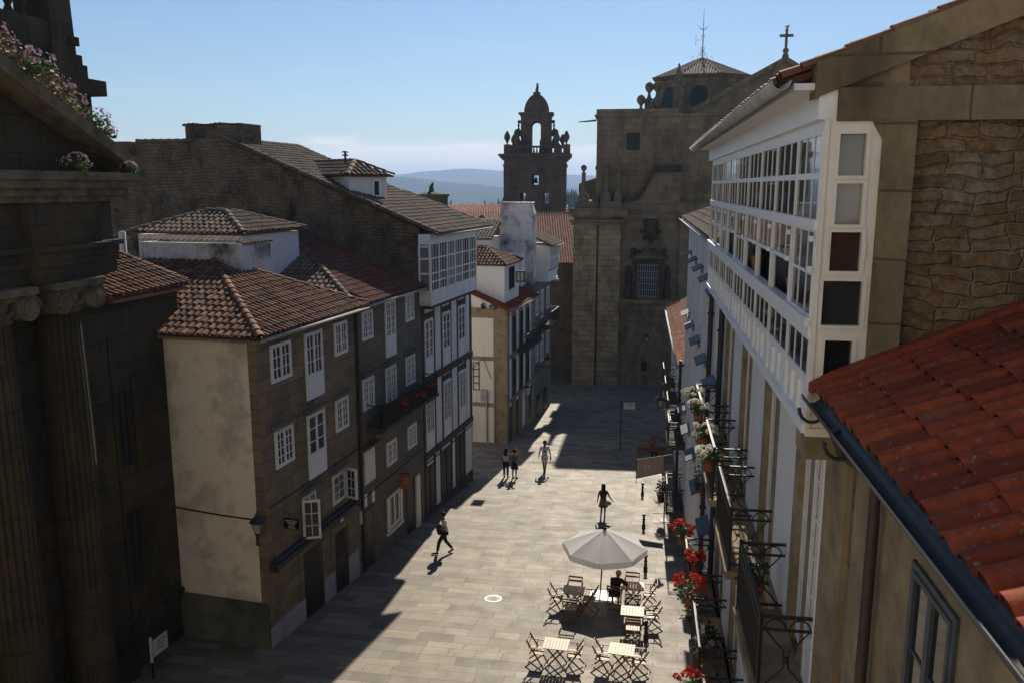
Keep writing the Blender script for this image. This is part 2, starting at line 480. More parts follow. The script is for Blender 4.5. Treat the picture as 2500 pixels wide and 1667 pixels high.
def half_tile(mb, p0, p1, side, up, r0, r1, seg=4, lip=.02):
    """one barrel tile from its low end p0 to its high end p1"""
    r = RND.random(); q = []
    for (p, rr) in ((p0, r0), (p1, r1)):
        for k in range(seg + 1):
            a = PI * k / seg
            q.append(p + side * (math.cos(a) * rr) + up * (math.sin(a) * rr * .85))
    n = seg + 1
    mb.add(q, [(k, k + 1, n + k + 1, n + k) for k in range(seg)], r, True)
    # thickness of the low end
    q2 = []
    for k in range(seg + 1):
        a = PI * k / seg
        q2 += [p0 + side * (math.cos(a) * r0) + up * (math.sin(a) * r0 * .85), p0 + side * (math.cos(a) * (r0 - lip)) + up * (math.sin(a) * (r0 - lip) * .85)]
    mb.add(q2, [(2 * k, 2 * k + 1, 2 * k + 3, 2 * k + 2) for k in range(seg)], r * .6)


def tile_slope(mb, O, e, s, poly, pitch=.235, exp=.34, r=.092, seg=4, jit=.012, bed=True, thick=.07):
    """barrel tiles over the polygon (a along the eave e, b up the slope s)"""
    nrm = e.cross(s).normalized()
    if nrm.z < 0: nrm = -nrm
    if bed:
        pts = [O + e * a + s * b for a, b in poly]
        n = len(pts)
        q = [p - nrm * .012 for p in pts] + [p - nrm * thick for p in pts]
        mb.add(q, [list(range(n)), list(range(n, 2 * n))[::-1]] + [(i, (i + 1) % n, n + (i + 1) % n, n + i) for i in range(n)], 0.0)
    a0 = min(p[0] for p in poly); a1 = max(p[0] for p in poly); b0 = min(p[1] for p in poly); b1 = max(p[1] for p in poly)
    nc = max(1, int((a1 - a0) / pitch)); w = (a1 - a0) / nc
    nr = max(1, int((b1 - b0) / exp)) + 1
    for i in range(nc):
        a = a0 + (i + .5) * w
        for j in range(nr):
            b = b0 + j * exp
            if not inside(a, b + exp * .5, poly): continue
            ja = a + RND.uniform(-jit, jit); jb = b + RND.uniform(-jit, jit) * 1.6
            sk = RND.uniform(-jit, jit)
            p0 = O + e * ja + s * (jb - .03) + nrm * (.022 + RND.uniform(0, .008)); p1 = O + e * (ja + sk) + s * (jb + exp * 1.08) + nrm * .004
            half_tile(mb, p0, p1, e, nrm, r, r * .8, seg)


def ridge_caps(mb, p0, p1, r=.12, step=.4, seg=5, lift=.02):
    p0, p1 = V(p0), V(p1); d = p1 - p0; n = max(1, int(d.length / step)); d.normalize()
    side = d.cross(ZUP).normalized(); up = side.cross(d).normalized()
    L = (p1 - p0).length / n
    for i in range(n):
        a = p0 + d * (L * i) + up * (lift + .015); b = p0 + d * (L * (i + 1.1)) + up * lift
        half_tile(mb, a, b, side, up, r * RND.uniform(.96, 1.04), r * .82, seg, .025)


def slope_pts(fr, eave_o, eave_z, m, pts, along='t', sgn=-1):
    """(t,o) points on a roof plane that rises by m per metre away from eave_o -> O,e,s,poly"""
    k = math.sqrt(1 + m * m)
    if along == 't':
        O = fr.P(0, eave_o, eave_z); e = fr.t.copy(); s = (fr.n * sgn + ZUP * m).normalized()
        return O, e, s, [(t, sgn * (o - eave_o) * k) for t, o in pts]
    O = fr.P(eave_o, 0, eave_z); e = fr.n.copy(); s = (fr.t * sgn + ZUP * m).normalized()
    return O, e, s, [(o, sgn * (t - eave_o) * k) for t, o in pts]


def window(fr, o, d, t0, t1, z0, z1, parent, leaves=2, mc=2, rows=3, panel=0.0, fw=.065, mat='paint', glass='glass', name='window', label=None, proud=.05, stile=.07, mw=.026):
    """casement standing d*proud out of a wall at offset o; mc panes across each leaf"""
    f = MB(); g = MB()
    def B(a, b, c, e, q=proud): f.box(fr, a, b, min(o - d * .04, o + d * q), max(o - d * .04, o + d * q), c, e)
    B(t0, t1, z0, z0 + fw); B(t0, t1, z1 - fw, z1)
    B(t0, t0 + fw, z0 + fw, z1 - fw); B(t1 - fw, t1, z0 + fw, z1 - fw)
    zi0, zi1 = z0 + fw, z1 - fw; ti0, ti1 = t0 + fw, t1 - fw
    lw = (ti1 - ti0) / leaves; zg = zi0 + panel
    if panel:
        B(ti0, ti1, zi0, zg, proud - .012); B(ti0 + .06, ti1 - .06, zi0 + .08, zg - .08, proud)
    for l in range(leaves):
        a, b = ti0 + l * lw, ti0 + (l + 1) * lw
        B(a, a + stile * .6, zg, zi1, proud + .01); B(b - stile * .6, b, zg, zi1, proud + .01)
        B(a + stile * .6, b - stile * .6, zg, zg + stile * .7, proud + .01); B(a + stile * .6, b - stile * .6, zi1 - stile * .6, zi1, proud + .01)
        for c in range(1, mc):
            x = a + (b - a) * c / mc; B(x - mw / 2, x + mw / 2, zg + stile * .7, zi1 - stile * .6, proud - .004)
        for r in range(1, rows):
            zz = zg + (zi1 - zg) * r / rows; B(a + stile * .6, b - stile * .6, zz - mw / 2, zz + mw / 2, proud - .006)
        for c in range(mc):
            for r in range(rows):
                x0, x1 = a + (b - a) * c / mc, a + (b - a) * (c + 1) / mc
                y0, y1 = zg + (zi1 - zg) * r / rows, zg + (zi1 - zg) * (r + 1) / rows
                g.box(fr, x0, x1, min(o - d * .03, o + d * .012), max(o - d * .03, o + d * .012), y0, y1)
    w = f.build(name, M[mat], parent)
    if label: w['label'] = label
    g.build('pane', M[glass], w)
    return w


def hood(mb, fr, o, d, t0, t1, z, depth=.28, th=.07):
    mb.box(fr, t0, t1, min(o, o + d * depth), max(o, o + d * depth), z, z + th)


def gutter(fr, t0, t1, o, z, parent, mat='zinc', r=.075, name='gutter'):
    m = MB()
    q = []; n = 6
    for t in (t0, t1):
        for k in range(n + 1):
            a = PI + PI * k / n
            q.append(fr.P(t, o + math.cos(a) * r, z + math.sin(a) * r))
        for k in range(n + 1):
            a = 2 * PI - PI * k / n
            q.append(fr.P(t, o + math.cos(a) * (r - .012), z + math.sin(a) * (r - .012)))
    k = 2 * (n + 1)
    m.add(q, [(i, (i + 1) % k, k + (i + 1) % k, k + i) for i in range(k)] + [list(range(k))[::-1], list(range(k, 2 * k))], None, True)
    g = m.build(name, M[mat], parent)
    return g


def downpipe(fr, t, o, z0, z1, parent, mat='pipe', r=.05):
    m = MB(); m.tube([fr.P(t, o, z1), fr.P(t, o, z0)], r, 8)
    z = z0 + 1
    while z < z1 - .3:
        m.box(fr, t - r * 1.35, t + r * 1.35, o - r * 1.35, o + r * 1.35, z, z + .04); z += 1.9
    return m.build('drainpipe', M[mat], parent)


def balcony(fr, o, d, t0, t1, zf, depth, parent, rail=.98, slabmat='band', fancy=True, step=.11, bw=.018):
    """stone slab with brackets and a wrought iron railing; d: outward sign of the wall"""
    b = MB(); oo = o + d * depth
    b.box(fr, t0 - .06, t1 + .06, min(o, oo + d * .06), max(o, oo + d * .06), zf - .13, zf)
    b.box(fr, t0, t1, min(o, oo - d * .12), max(o, oo - d * .12), zf - .24, zf - .13)
    bal = b.build('balcony', M[slabmat], parent)
    m = MB(); zt = zf + rail
    def line(p, q, w=.035, h=.03): m.bar(p, q, w, h)
    for z, w in ((zt, .045), (zt - .16, .025), (zf + .1, .028)):
        line(fr.P(t0, oo, z), fr.P(t1, oo, z), w); line(fr.P(t0, o, z), fr.P(t0, oo, z), w); line(fr.P(t1, o, z), fr.P(t1, oo, z), w)
    for t in (t0, t1): line(fr.P(t, oo, zf), fr.P(t, oo, zt + .04), .04)
    n = max(2, int((t1 - t0) / step))
    for i in range(1, n):
        t = t0 + (t1 - t0) * i / n; line(fr.P(t, oo, zf + .02), fr.P(t, oo, zt - .02), bw, bw)
    if fancy:
        for t in (t0, t1):
            zm = (zf + .1 + zt - .16) / 2; om = (o + oo) / 2; w = depth * .42; h = (zt - .26 - zf) / 2
            for sg in (1, -1):
                for side in (1, -1):
                    pts = [fr.P(t, om + side * w * x, zm + sg * h * y) for x, y in ((1, 1), (.55, .62), (.12, .3), (.12, .12), (0, .02))]
                    m.tube(pts, .011, 4)
            m.ball(fr.P(t, om, zm), .045, 8)
            for i in range(2):
                cx = o + (oo - o) * (.27 + .46 * i)
                m.tube([fr.P(t, cx + math.cos(a) * depth * .2, zt - .16 + math.sin(a) * .13) for a in [PI * k / 6 for k in range(7)]], .01, 4)
    else:
        for t in (t0, t1):
            for i in range(1, max(2, int(depth / step))):
                x = o + (oo - o) * i / int(depth / step); line(fr.P(t, x, zf + .02), fr.P(t, x, zt), .016, .016)
    m.build('railing', M['iron'], bal)
    return bal


def text_mesh(s, O, xd, yd, size, mat, parent, name='lettering', depth=.004, bold=0.0):
    cu = bpy.data.curves.new(name, 'FONT'); cu.body = s; cu.size = size; cu.align_x = 'CENTER'; cu.align_y = 'CENTER'
    cu.extrude = depth; cu.offset = bold; cu.resolution_u = 3
    tmp = bpy.data.objects.new('tmp_text', cu); COL.objects.link(tmp)
    dg = bpy.context.evaluated_depsgraph_get(); dg.update()
    me = bpy.data.meshes.new_from_object(tmp.evaluated_get(dg))
    bpy.data.objects.remove(tmp)
    xd, yd = V(xd).normalized(), V(yd).normalized(); nd = xd.cross(yd)
    org = worigin(parent); O = V(O)
    for v in me.vertices:
        c = v.co; v.co = O + xd * c.x + yd * c.y + nd * c.z - org
    me.name = name; me.materials.clear(); me.materials.append(M[mat])
    o = bpy.data.objects.new(name, me); COL.objects.link(o); o.parent = parent
    return o


def leaves(mb, c, rx, ry, rz, n, size, flat=.3, droop=0.0):
    c = V(c)
    for i in range(n):
        u = V((RND.gauss(0, 1), RND.gauss(0, 1), RND.gauss(0, 1))).normalized() * (RND.random() ** .45)
        p = c + V((u.x * rx, u.y * ry, u.z * rz - droop * (u.x * u.x + u.y * u.y)))
        a = V((RND.gauss(0, 1), RND.gauss(0, 1), RND.gauss(0, flat))).normalized()
        b = a.cross(V((RND.gauss(0, 1), RND.gauss(0, 1), RND.gauss(0, 1)))).normalized()
        s = size * RND.uniform(.6, 1.3)
        mb.add([p - a * s, p + b * s * .45, p + a * s, p - b * s * .45], [(0, 1, 2, 3)])


def blooms(mb, c, rx, ry, rz, n, size, petals=5, top=True):
    c = V(c)
    for i in range(n):
        u = V((RND.gauss(0, 1), RND.gauss(0, 1), RND.gauss(0, 1))).normalized()
        if top and u.z < -.2: u.z = -u.z
        p = c + V((u.x * rx, u.y * ry, u.z * rz)) * RND.uniform(.85, 1.1)
        r = RND.random()
        x = u.cross(V((0, .3, 1))).normalized(); y = u.cross(x)
        for k in range(petals):
            a = 2 * PI * k / petals + RND.random(); s = size * RND.uniform(.7, 1.2)
            d = x * math.cos(a) + y * math.sin(a); w = u.cross(d)
            mb.add([p, p + d * s * .6 + w * s * .45 + u * s * .3, p + d * s + u * s * .2, p + d * s * .6 - w * s * .45 + u * s * .3], [(0, 1, 2, 3)], r)


def holed(mb, fr, t0, t1, o0, o1, z0, z1, holes):
    """solid block with square tunnels along t; holes are (oa, ob, za, zb)"""
    xs = sorted({o0, o1, *[h[0] for h in holes], *[h[1] for h in holes]}); zs = sorted({z0, z1, *[h[2] for h in holes], *[h[3] for h in holes]})
    for a, b in zip(xs, xs[1:]):
        for c, e in zip(zs, zs[1:]):
            mx, mz = (a + b) / 2, (c + e) / 2
            if any(h[0] < mx < h[1] and h[2] < mz < h[3] for h in holes): continue
            mb.box(fr, t0, t1, a, b, c, e)


def lantern(name, fr, t, o, z, wall_t, wall_o, label, size=.42, group=None, mat='iron'):
    """old street lantern standing on the end of a wrought iron wall arm; z is the foot of the lamp body"""
    c = fr.P(t, o, z); w = fr.P(wall_t, wall_o, z - .12)
    root = empty(name, c, label, 'lantern', group)
    m = MB(); s = size
    d = (c - w); L = d.length
    m.tube([w, w + d * .55 + V((0, 0, -.02)), c + V((0, 0, -.1)), c + V((0, 0, .0))], .022, 6)
    m.tube([w + V((0, 0, -.4)), w + d * .35 + V((0, 0, -.32)), w + d * .7 + V((0, 0, -.1))], .016, 5)
    m.cbox(w + V((0, 0, -.2)), .035, .035, .3)
    m.build('bracket', M[mat], root)
    g = MB(); g.lathe(c, [(s * .22, .02), (s * .42, s * .85)], 4, False, PI / 4)
    g.build('glass', M['lampglass'], root)
    f = MB()
    for k in range(4):
        a = PI / 4 + k * PI / 2; u = V((math.cos(a), math.sin(a), 0))
        f.bar(c + u * s * .225, c + u * s * .43 + ZUP * s * .86, .022)
    f.lathe(c, [(s * .25, -.02), (s * .25, .03)], 4, False, PI / 4)
    f.build('frame', M[mat], root)
    r = MB()
    r.lathe(c, [(s * .56, s * .84), (s * .54, s * .9), (s * .34, s * 1.12), (s * .16, s * 1.24), (s * .15, s * 1.32), (s * .19, s * 1.34), (s * .06, s * 1.46), (s * .05, s * 1.6), (.001, s * 1.66)], 8, False, PI / 8)
    r.build('lamp_roof', M['darkpaint'] if mat == 'iron' else M[mat], root)
    return root


def gableprism(mb, fr, t0, t1, pts):
    """prism of (o,z) outline between t0 and t1"""
    mb.prism([fr.P(t0, o, z) for o, z in pts], fr.t * (t1 - t0))
# ---------------------------------------------------------------- setting: street, far ground, hills
def sheet(name, xs, ys, zf, mat, kind='structure'):
    m = MB(); nx = len(xs)
    pts = [V((x, y, zf(x, y))) for y in ys for x in xs]
    m.add(pts, [(j * nx + i, j * nx + i + 1, (j + 1) * nx + i + 1, (j + 1) * nx + i) for j in range(len(ys) - 1) for i in range(nx - 1)], None, True)
    o = m.build(name, mat); tag(o, kind=kind)
    return o


sheet('street', [-60, -20, 0, 20, 70], [-25, 0, 20, 40, 60, 80, 110], gz, M['ground'])


def farz(x, y):
    z = gz(0, min(y, 400)) if y < 400 else -44 - (y - 400) * .02
    return max(z, -75) - .3


sheet('far_ground', [-9000, -2500, -600, -200, -60, 0, 60, 200, 600, 2500, 9000], [108, 160, 250, 400, 700, 1200, 2500, 5000, 13000], farz, M['earth'])


def ridge(name, y, pts, depth, base=-80):
    """a hill range: crest heights at x, falling away to both sides with spurs"""
    rr = random.Random(y); xs = [pts[0][0] + (pts[-1][0] - pts[0][0]) * i / 90 for i in range(91)]
    def crest(x):
        for (a, za), (b, zb) in zip(pts, pts[1:]):
            if a <= x <= b:
                f = (x - a) / (b - a); f = f * f * (3 - 2 * f); return za + (zb - za) * f
        return pts[-1][1]
    ph = [rr.uniform(0, 6.3) for _ in range(6)]
    m = MB(); rows = 13; P = []
    for j in range(rows):
        f = j / (rows - 1) * 2 - 1
        for x in xs:
            h = crest(x) - base
            k = math.exp(-(f * 1.7) ** 2)
            n = sum(math.sin(x / (900 / (i + 1)) + ph[i] + f * 3 * (i % 3)) / (i + 1.5) for i in range(6))
            P.append(V((x, y + f * depth, base + h * k + n * .06 * h * (1 - k * .8))))
    nx = len(xs)
    m.add(P, [(j * nx + i, j * nx + i + 1, (j + 1) * nx + i + 1, (j + 1) * nx + i) for j in range(rows - 1) for i in range(nx - 1)], None, True)
    tag(m.build(name, M['hill']), kind='structure')


ridge('hills', 8800, [(-6000, 60), (-3200, 95), (-1300, 118), (-820, 165), (-500, 190), (100, 158), (700, 120), (1500, 80), (5000, 60)], 2600)
ridge('hills', 5200, [(-5000, 70), (-1700, 68), (-700, 62), (-250, 18), (100, -20), (900, 30), (4000, 50)], 1700)

# wooded slope past the town: nobody could count it
fo = MB(); fr_ = random.Random(3)
for i in range(1500):
    x = fr_.uniform(-120, 130); y = fr_.uniform(560, 760)
    g = -34 + (x + 95) * .085 + (y - 560) * .035 if x > -95 else -34 + (x + 95) * .1 + (y - 560) * .035
    g += 3 * math.sin(x * .05) + 2 * math.sin(y * .04 + x * .02)
    h = fr_.uniform(6, 11) * (1.25 if fr_.random() < .12 else 1); w = h * fr_.uniform(.2, .34)
    c = V((x, y, g))
    for k in range(5):
        z0 = h * (.12 + .17 * k); r = w * (1 - k / 5.2) * fr_.uniform(.8, 1.15); n = 6; a0 = fr_.random() * 6
        tip = c + V((fr_.uniform(-.2, .2), 0, z0 + h * .3)); rr = fr_.random()
        ring = [c + V((math.cos(a0 + 2 * PI * q / n) * r * fr_.uniform(.7, 1.2), math.sin(a0 + 2 * PI * q / n) * r, z0)) for q in range(n)]
        fo.add(ring + [tip], [(q, (q + 1) % n, n) for q in range(n)], rr)
fo.add([V((-140, 540, -48)), V((150, 540, -40)), V((150, 800, -8)), V((-140, 800, -32))], [(0, 1, 2, 3)], .1)
tag(fo.build('forest', M['forest']), 'dark conifer wood on the slope beyond the tiled roofs', 'forest', kind='stuff')

# ---------------------------------------------------------------- nearest stone house on the left (cream side wall)
h1 = empty('stone_house', LF.P(3, 0, -14.2), 'stone house with cream side wall, hipped tile roof and white rooftop parapet', 'house')
m = MB()
m.box(LF, 0, 6.25, -.32, 0, -16, -4.28)
m.box(LF, .3, 6.25, -9, -.32, -16, -4.33)
# sill course, corner quoins and door surrounds stand a little proud
m.box(LF, -.012, 6.25, 0, .03, -9.62, -9.5)
for i, z in enumerate([x * .42 - 12.3 for x in range(19)]):
    w = .42 if i % 2 else .3
    m.box(LF, -.015, w + .12, 0, .012, z, z + .405)
for a, b, z in ((1.72, 1.98, -11.72), (3.24, 3.5, -11.8), (3.9, 4.16, -11.9), (5.16, 5.42, -11.95)):
    m.box(LF, a, b, 0, .035, -15.5, z)
for a, b, z in ((1.72, 3.5, -11.72), (3.9, 5.42, -11.95)): m.box(LF, a, b, 0, .035, z, z + .28)
for a, b, z in ((.5, 2.0, -7.13), (2.45, 3.95, -7.15), (4.45, 5.75, -7.13), (2.0, 3.2, -9.72), (4.05, 5.3, -9.68)): hood(m, LF, 0, 1, a, b, z, .24)
m.build('wall', M['granite'], h1)
m = MB(); m.box(LF, -.005, .3, -3.25, -.30, -12.48, -4.24); sw = m.build('side_wall', M['cream'], h1)
m = MB(); m.box(LF, -.1, .3, -3.3, -.02, -16, -12.47); m.build('plinth', M['greenbase'], h1)
m = MB()
for a, b, z in ((-.06, 1.98, -13.27), (3.3, 4.05, -13.25), (5.14, 5.96, -13.26)):
    m.box(LF, a, b, 0.0, .05, -16, z)
m.build('plinth', M['greyplinth'], h1)
# roof
m = MB(); mR = .38; mH = .38
def z1(o): return -4.2 + mR * (.35 - o)
tile_slope(m, *slope_pts(LF, .35, -4.2, mR, [(-.3, .35), (6.85, .35), (6.82, .0), (4.85, -3.3), (4.2, -4.15)]))
tile_slope(m, *slope_pts(LF, -.3, -4.2, mR, [(-.3, .35), (4.2, -4.15), (4.25, -8.8), (-.3, -8.8)], 'o', 1), r=.098)
ridge_caps(m, LF.P(-.32, .37, -4.2), LF.P(4.2, -4.15, z1(-4.15)), .135)
ridge_caps(m, LF.P(6.85, .2, z1(.2)), LF.P(4.85, -3.3, z1(-3.3)), .12)
m.build('roof', M['tile'], h1)
m = MB(); m.box(LF, -.22, 6.3, 0, .3, -4.38, -4.3); m.box(LF, -.28, .3, -3.3, -.02, -4.36, -4.28); m.build('eaves', M['band'], h1)
gutter(LF, -.35, 6.6, .43, -4.24, h1)
downpipe(LF, 6.32, .08, -14.9, -4.4, h1, 'darkzinc', .06)
# windows: two rows of window, tall door, window; a row of low ones beneath
for (a, b, z0, z1_, pan, rows, mc) in ((.68, 1.84, -5.75, -4.6, 0, 3, 2), (2.7, 3.85, -6.78, -4.6, .72, 3, 2), (4.7, 5.67, -5.72, -4.58, 0, 3, 2),
                                    (.68, 1.75, -8.42, -7.24, 0, 4, 2), (2.62, 3.8, -9.44, -7.27, .74, 3, 1), (4.58, 5.55, -8.4, -7.25, 0, 4, 2)):
    window(LF, 0, 1, a, b, z0, z1_, h1, 2, mc, rows, pan, name='french_door' if pan else 'window')
window(LF, 0, 1, 2.1, 3.02, -11.2, -9.85, h1, 2, 1, 3, proud=.02)
window(LF, 0, 1, 4.16, 5.12, -10.92, -9.86, h1, 1, 2, 3, proud=.03, glass='curtain')
# casements standing open
def open_leaf(fr, t, o, z0, z1_, w, ang, parent, cols=2, rows=3):
    a = R(fr.az + ang); e = V((math.sin(a), math.cos(a), 0)); nn = V((math.cos(a), -math.sin(a), 0))
    class F: pass
    F2 = Frame(0, 0, fr.az + ang); F2.O = fr.P(t, o, 0)
    window(F2, 0, 1, 0, w, z0, z1_, parent, 1, cols, rows, name='casement', proud=.03, fw=.045, stile=.05)
open_leaf(LF, 2.02, .06, -11.22, -9.9, .56, 62, h1)
open_leaf(LF, 5.16, .05, -10.95, -9.82, .5, 108, h1)
for a, b, z in ((1.98, 3.24, -11.72), (4.16, 5.16, -11.95)):
    m = MB(); m.box(LF, a, b, 0, .018, -15.2, z)
    for i in range(6):
        x = a + .08 + (b - a - .16) * i / 6; m.box(LF, x, x + .04, .018, .035, z - 1.0, z - .06)
    m.box(LF, a + .05, b - .05, .018, .03, -14.4, z - 1.15)
    m.build('door', M['darkdoor'], h1)
m = MB(); m.box(LF, .12, 5.68, .03, .16, -11.28, -11.14)
m.tube([LF.P(.05, .2, -11.33), LF.P(5.72, .2, -11.33)], .085, 8)
m.box(LF, .05, .16, .05, .3, -11.44, -11.2); m.box(LF, 5.62, 5.74, .05, .3, -11.44, -11.2)
tag(m.build('rolled_awning', M['darkzinc'], h1), 'rolled up dark awning in its cassette over the doors')
# penthouse behind the parapet
m = MB()
m.box(LF, 4.25, 4.45, -7.12, -3.1, -4.2, -1.9); m.box(LF, 4.45, 6.1, -3.3, -3.1, -4.2, -1.98); m.box(LF, 4.45, 7.6, -7.12, -6.9, -4.2, -1.9)
m.build('parapet', M['whitestain'], h1)
m = MB()
for i in range(17):
    o = -7.1 + i * .232; half_tile(m, LF.P(4.18, o, -1.86), LF.P(4.6, o, -1.72), LF.n, ZUP, .1, .085, 4)
for i in range(8):
    t = 4.45 + i * .23; half_tile(m, LF.P(t, -3.02, -1.95), LF.P(t, -3.4, -1.83), LF.t, ZUP, .1, .085, 4)
m.build('coping', M['tilegrey'], h1)
m = MB(); m.box(LF, 5.6, 9.6, -8.3, -3.95, -4.2, -1.72); m.build('penthouse', M['white'], h1)
m = MB(); E0 = -1.62; hm = .37
tile_slope(m, *slope_pts(LF, 5.45, E0, hm, [(5.45, -3.75), (7.3, -5.65), (7.4, -6.55), (5.45, -8.5)], 'o', 1))
tile_slope(m, *slope_pts(LF, -3.75, E0, hm, [(5.45, -3.75), (7.3, -5.65), (7.7, -5.65), (9.8, -3.75)]))
ridge_caps(m, LF.P(5.45, -3.75, E0), LF.P(7.3, -5.65, E0 + 1.9 * hm)); ridge_caps(m, LF.P(5.45, -8.5, E0), LF.P(7.4, -6.55, E0 + 1.9 * hm))
ridge_caps(m, LF.P(7.3, -6.5, E0 + .71), LF.P(7.3, -5.6, E0 + .71)); ridge_caps(m, LF.P(9.8, -3.75, E0), LF.P(7.7, -5.65, E0 + .7))
m.build('penthouse_roof', M['tilegrey'], h1)
m = MB(); m.lathe(LF.P(5.3, -8.75, -3.0), [(.12, 0), (.12, 1.35), (.08, 1.4)], 10); m.build('water_tank', M['white'], h1)

# ---------------------------------------------------------------- second stone house with the iron balcony
h2 = empty('stone_house', LF.P(9.5, 0, -14.7), 'stone house with red tile roof and a long black flowered balcony', 'house')
m = MB()
m.box(LF, 6.25, 12.78, -.32, 0, -17, -4.28); m.box(LF, 6.25, 12.78, -13, -.32, -17, -4.4)
m.box(LF, 6.25, 12.78, 0, .03, -11.42, -11.3)
for a, b, z in ((6.65, 8.0, -4.42), (8.75, 10.1, -4.3), (10.8, 12.05, -4.28), (6.6, 8.0, -6.84), (8.6, 10.1, -6.86), (10.75, 12.1, -6.86), (6.5, 7.8, -9.62)): hood(m, LF, 0, 1, a, b, z, .26)
for a, b, z in ((6.28, 6.5, -12.1), (7.32, 7.55, -12.1)): m.box(LF, a, b, 0, .03, -16, z)
m.build('wall', M['granite2'], h2)
m = MB()
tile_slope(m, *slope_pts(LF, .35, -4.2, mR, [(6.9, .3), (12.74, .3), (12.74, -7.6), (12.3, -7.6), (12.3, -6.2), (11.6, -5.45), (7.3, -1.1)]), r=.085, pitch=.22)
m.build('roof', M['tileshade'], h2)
m = MB()
tile_slope(m, *slope_pts(LF, 5.9, -4.2, mR, [(5.9, .3), (11.6, -5.4), (11.6, -9), (5.9, -9)], 'o', 1), r=.1)
ridge_caps(m, LF.P(6.4, -.15, -4.0), LF.P(11.6, -5.4, z1(-5.4)), .13)
m.build('hip_roof', M['tilegrey'], h2)
gutter(LF, 6.9, 12.75, .41, -4.22, h2)
for (a, b, z0, z1_, pan, rows, gl) in ((6.88, 7.8, -5.58, -4.5, 0, 4, 'glass'), (8.95, 9.95, -6.62, -4.4, .75, 5, 'glass'), (11.0, 11.9, -5.52, -4.36, 0, 4, 'glass'),
                                    (6.76, 7.75, -8.22, -7.0, 0, 4, 'curtain'), (8.85, 9.88, -8.83, -7.0, .3, 5, 'curtain'), (10.9, 11.9, -8.2, -6.98, 0, 4, 'curtain'),
                                    (8.73, 9.73, -11.03, -10.04, 0, 3, 'curtain'), (10.93, 11.9, -11.0, -10.0, 0, 4, 'curtain')):
    window(LF, 0, 1, a, b, z0, z1_, h2, 2, 2, rows, pan, name='french_door' if pan else 'window', glass=gl)
m = MB(); m.box(LF, 6.66, 7.6, 0, .05, -11.06, -9.76)
for i in range(2): m.box(LF, 6.7 + i * .44, 7.12 + i * .44, .05, .065, -11.0, -9.82)
m.build('shutter', M['paintwarm'], h2)
m = MB(); m.box(LF, 6.5, 7.32, 0, .02, -15.3, -12.1)
for z in (-14.3, -13.5, -12.7): m.box(LF, 6.6, 7.22, .02, .04, z, z + .6)
m.build('door', M['browndoor'], h2)
window(LF, 0, 1, 8.75, 9.85, -13.7, -12.3, h2, 2, 1, 1, 0, name='shop_window', mat='paintwarm')
m = MB(); m.box(LF, 8.56, 8.72, .02, .09, -13.72, -12.28); m.box(LF, 9.9, 10.06, .02, .09, -13.72, -12.28); m.box(LF, 8.5, 10.1, 0, .12, -13.86, -13.76); m.build('shutter', M['paintwarm'], h2)
m = MB(); m.box(LF, 10.7, 12.1, 0, .02, -15.4, -12.35); dd = m.build('shop_door', M['darkdoor'], h2)
m = MB(); m.box(LF, 11.62, 12.06, .02, .1, -14.95, -12.4); m.build('door_leaf', M['paintwarm'], dd)
balcony(LF, 0, 1, 7.05, 12.7, -8.87, .72, h2, .84, 'darkstone', True, .075, .03)
for nm_, t, o, z in (('junction_box', 6.18, .06, -12.4), ('junction_box', 6.55, .04, -11.9), ('wall_plaque', 4.62, .03, -11.7), ('wall_plaque', 7.25, .03, -11.95)):
    m = MB(); m.box(LF, t, t + .22, 0, o + .02, z, z + .5); m.build(nm_, M['paintwarm'], h1 if t < 6.2 else h2)

# ---------------------------------------------------------------- white house with the glazed gallery
h3 = empty('gallery_house', LF.P(16, 0, -15), 'white house with glazed gallery, bare stone party wall and dormer', 'house')
def z3(o): return -1.95 + .405 * (.9 - o)
m = MB()
gableprism(m, LF, 12.8, 13.2, [(0, -17), (0, -1.75), (-9.35, 2.05), (-13.95, 2.1), (-13.95, -17)])
m.build('party_wall', M['party'], h3)
m = MB(); m.box(LF, 13.2, 19.62, -.35, 0, -18, -1.9); gableprism(m, LF, 13.2, 19.6, [(-.35, -18), (-.35, -1.95), (-9.2, 1.8), (-13.9, 1.8), (-13.9, -18)])
m.build('wall', M['white'], h3)
m = MB()
for z, h in ((-8.62, .3), (-12.1, .28)): m.box(LF, 12.82, 19.66, 0, .1, z, z + h)
for a, b in ((12.8, 13.02), (14.2, 14.36), (15.2, 15.32), (16.45, 16.6), (17.45, 17.56), (18.6, 18.75), (19.42, 19.66)):
    m.box(LF, a, b, 0, .035, -12.1, -5.0)
for a, b in ((12.8, 12.95), (14.0, 14.2), (14.85, 15.0), (16.3, 16.5), (17.0, 17.15), (18.3, 18.5)): m.box(LF, a, b, 0, .04, -18, -12.1)
for z in (-5.75, -9.0):
    for a in (13.02, 15.32, 17.56): m.box(LF, a, a + 1.14, 0, .03, z, z + .26)
m.box(LF, 12.82, 19.66, 0, .05, -18, -14.75)
m.build('stone_trim', M['darkstone'], h3)
for z0, z1_ in ((-8.3, -5.78), (-11.75, -9.05)):
    for a in (13.06, 15.36, 17.6):
        window(LF, 0, 1, a, a + 1.06, z0, z1_, h3, 2, 1 if z0 > -9 else 2, 4 if z0 > -9 else 5, .75, name='french_door')
for a, b, z in ((12.95, 14.0, -12.5), (15.0, 16.3, -12.35), (17.15, 18.3, -12.25)):
    m = MB(); m.box(LF, a, b, 0, .02, -17, z); m.box(LF, (a + b) / 2 - .03, (a + b) / 2 + .03, .02, .05, -17, z); m.build('door', M['darkdoor'], h3)
m = MB()
tile_slope(m, *slope_pts(LF, .9, -1.95, .405, [(12.6, .9), (20.3, .9), (20.0, -1.8), (19.2, -3.5), (19.2, -9.2), (12.6, -9.2)]), r=.088, seg=3)
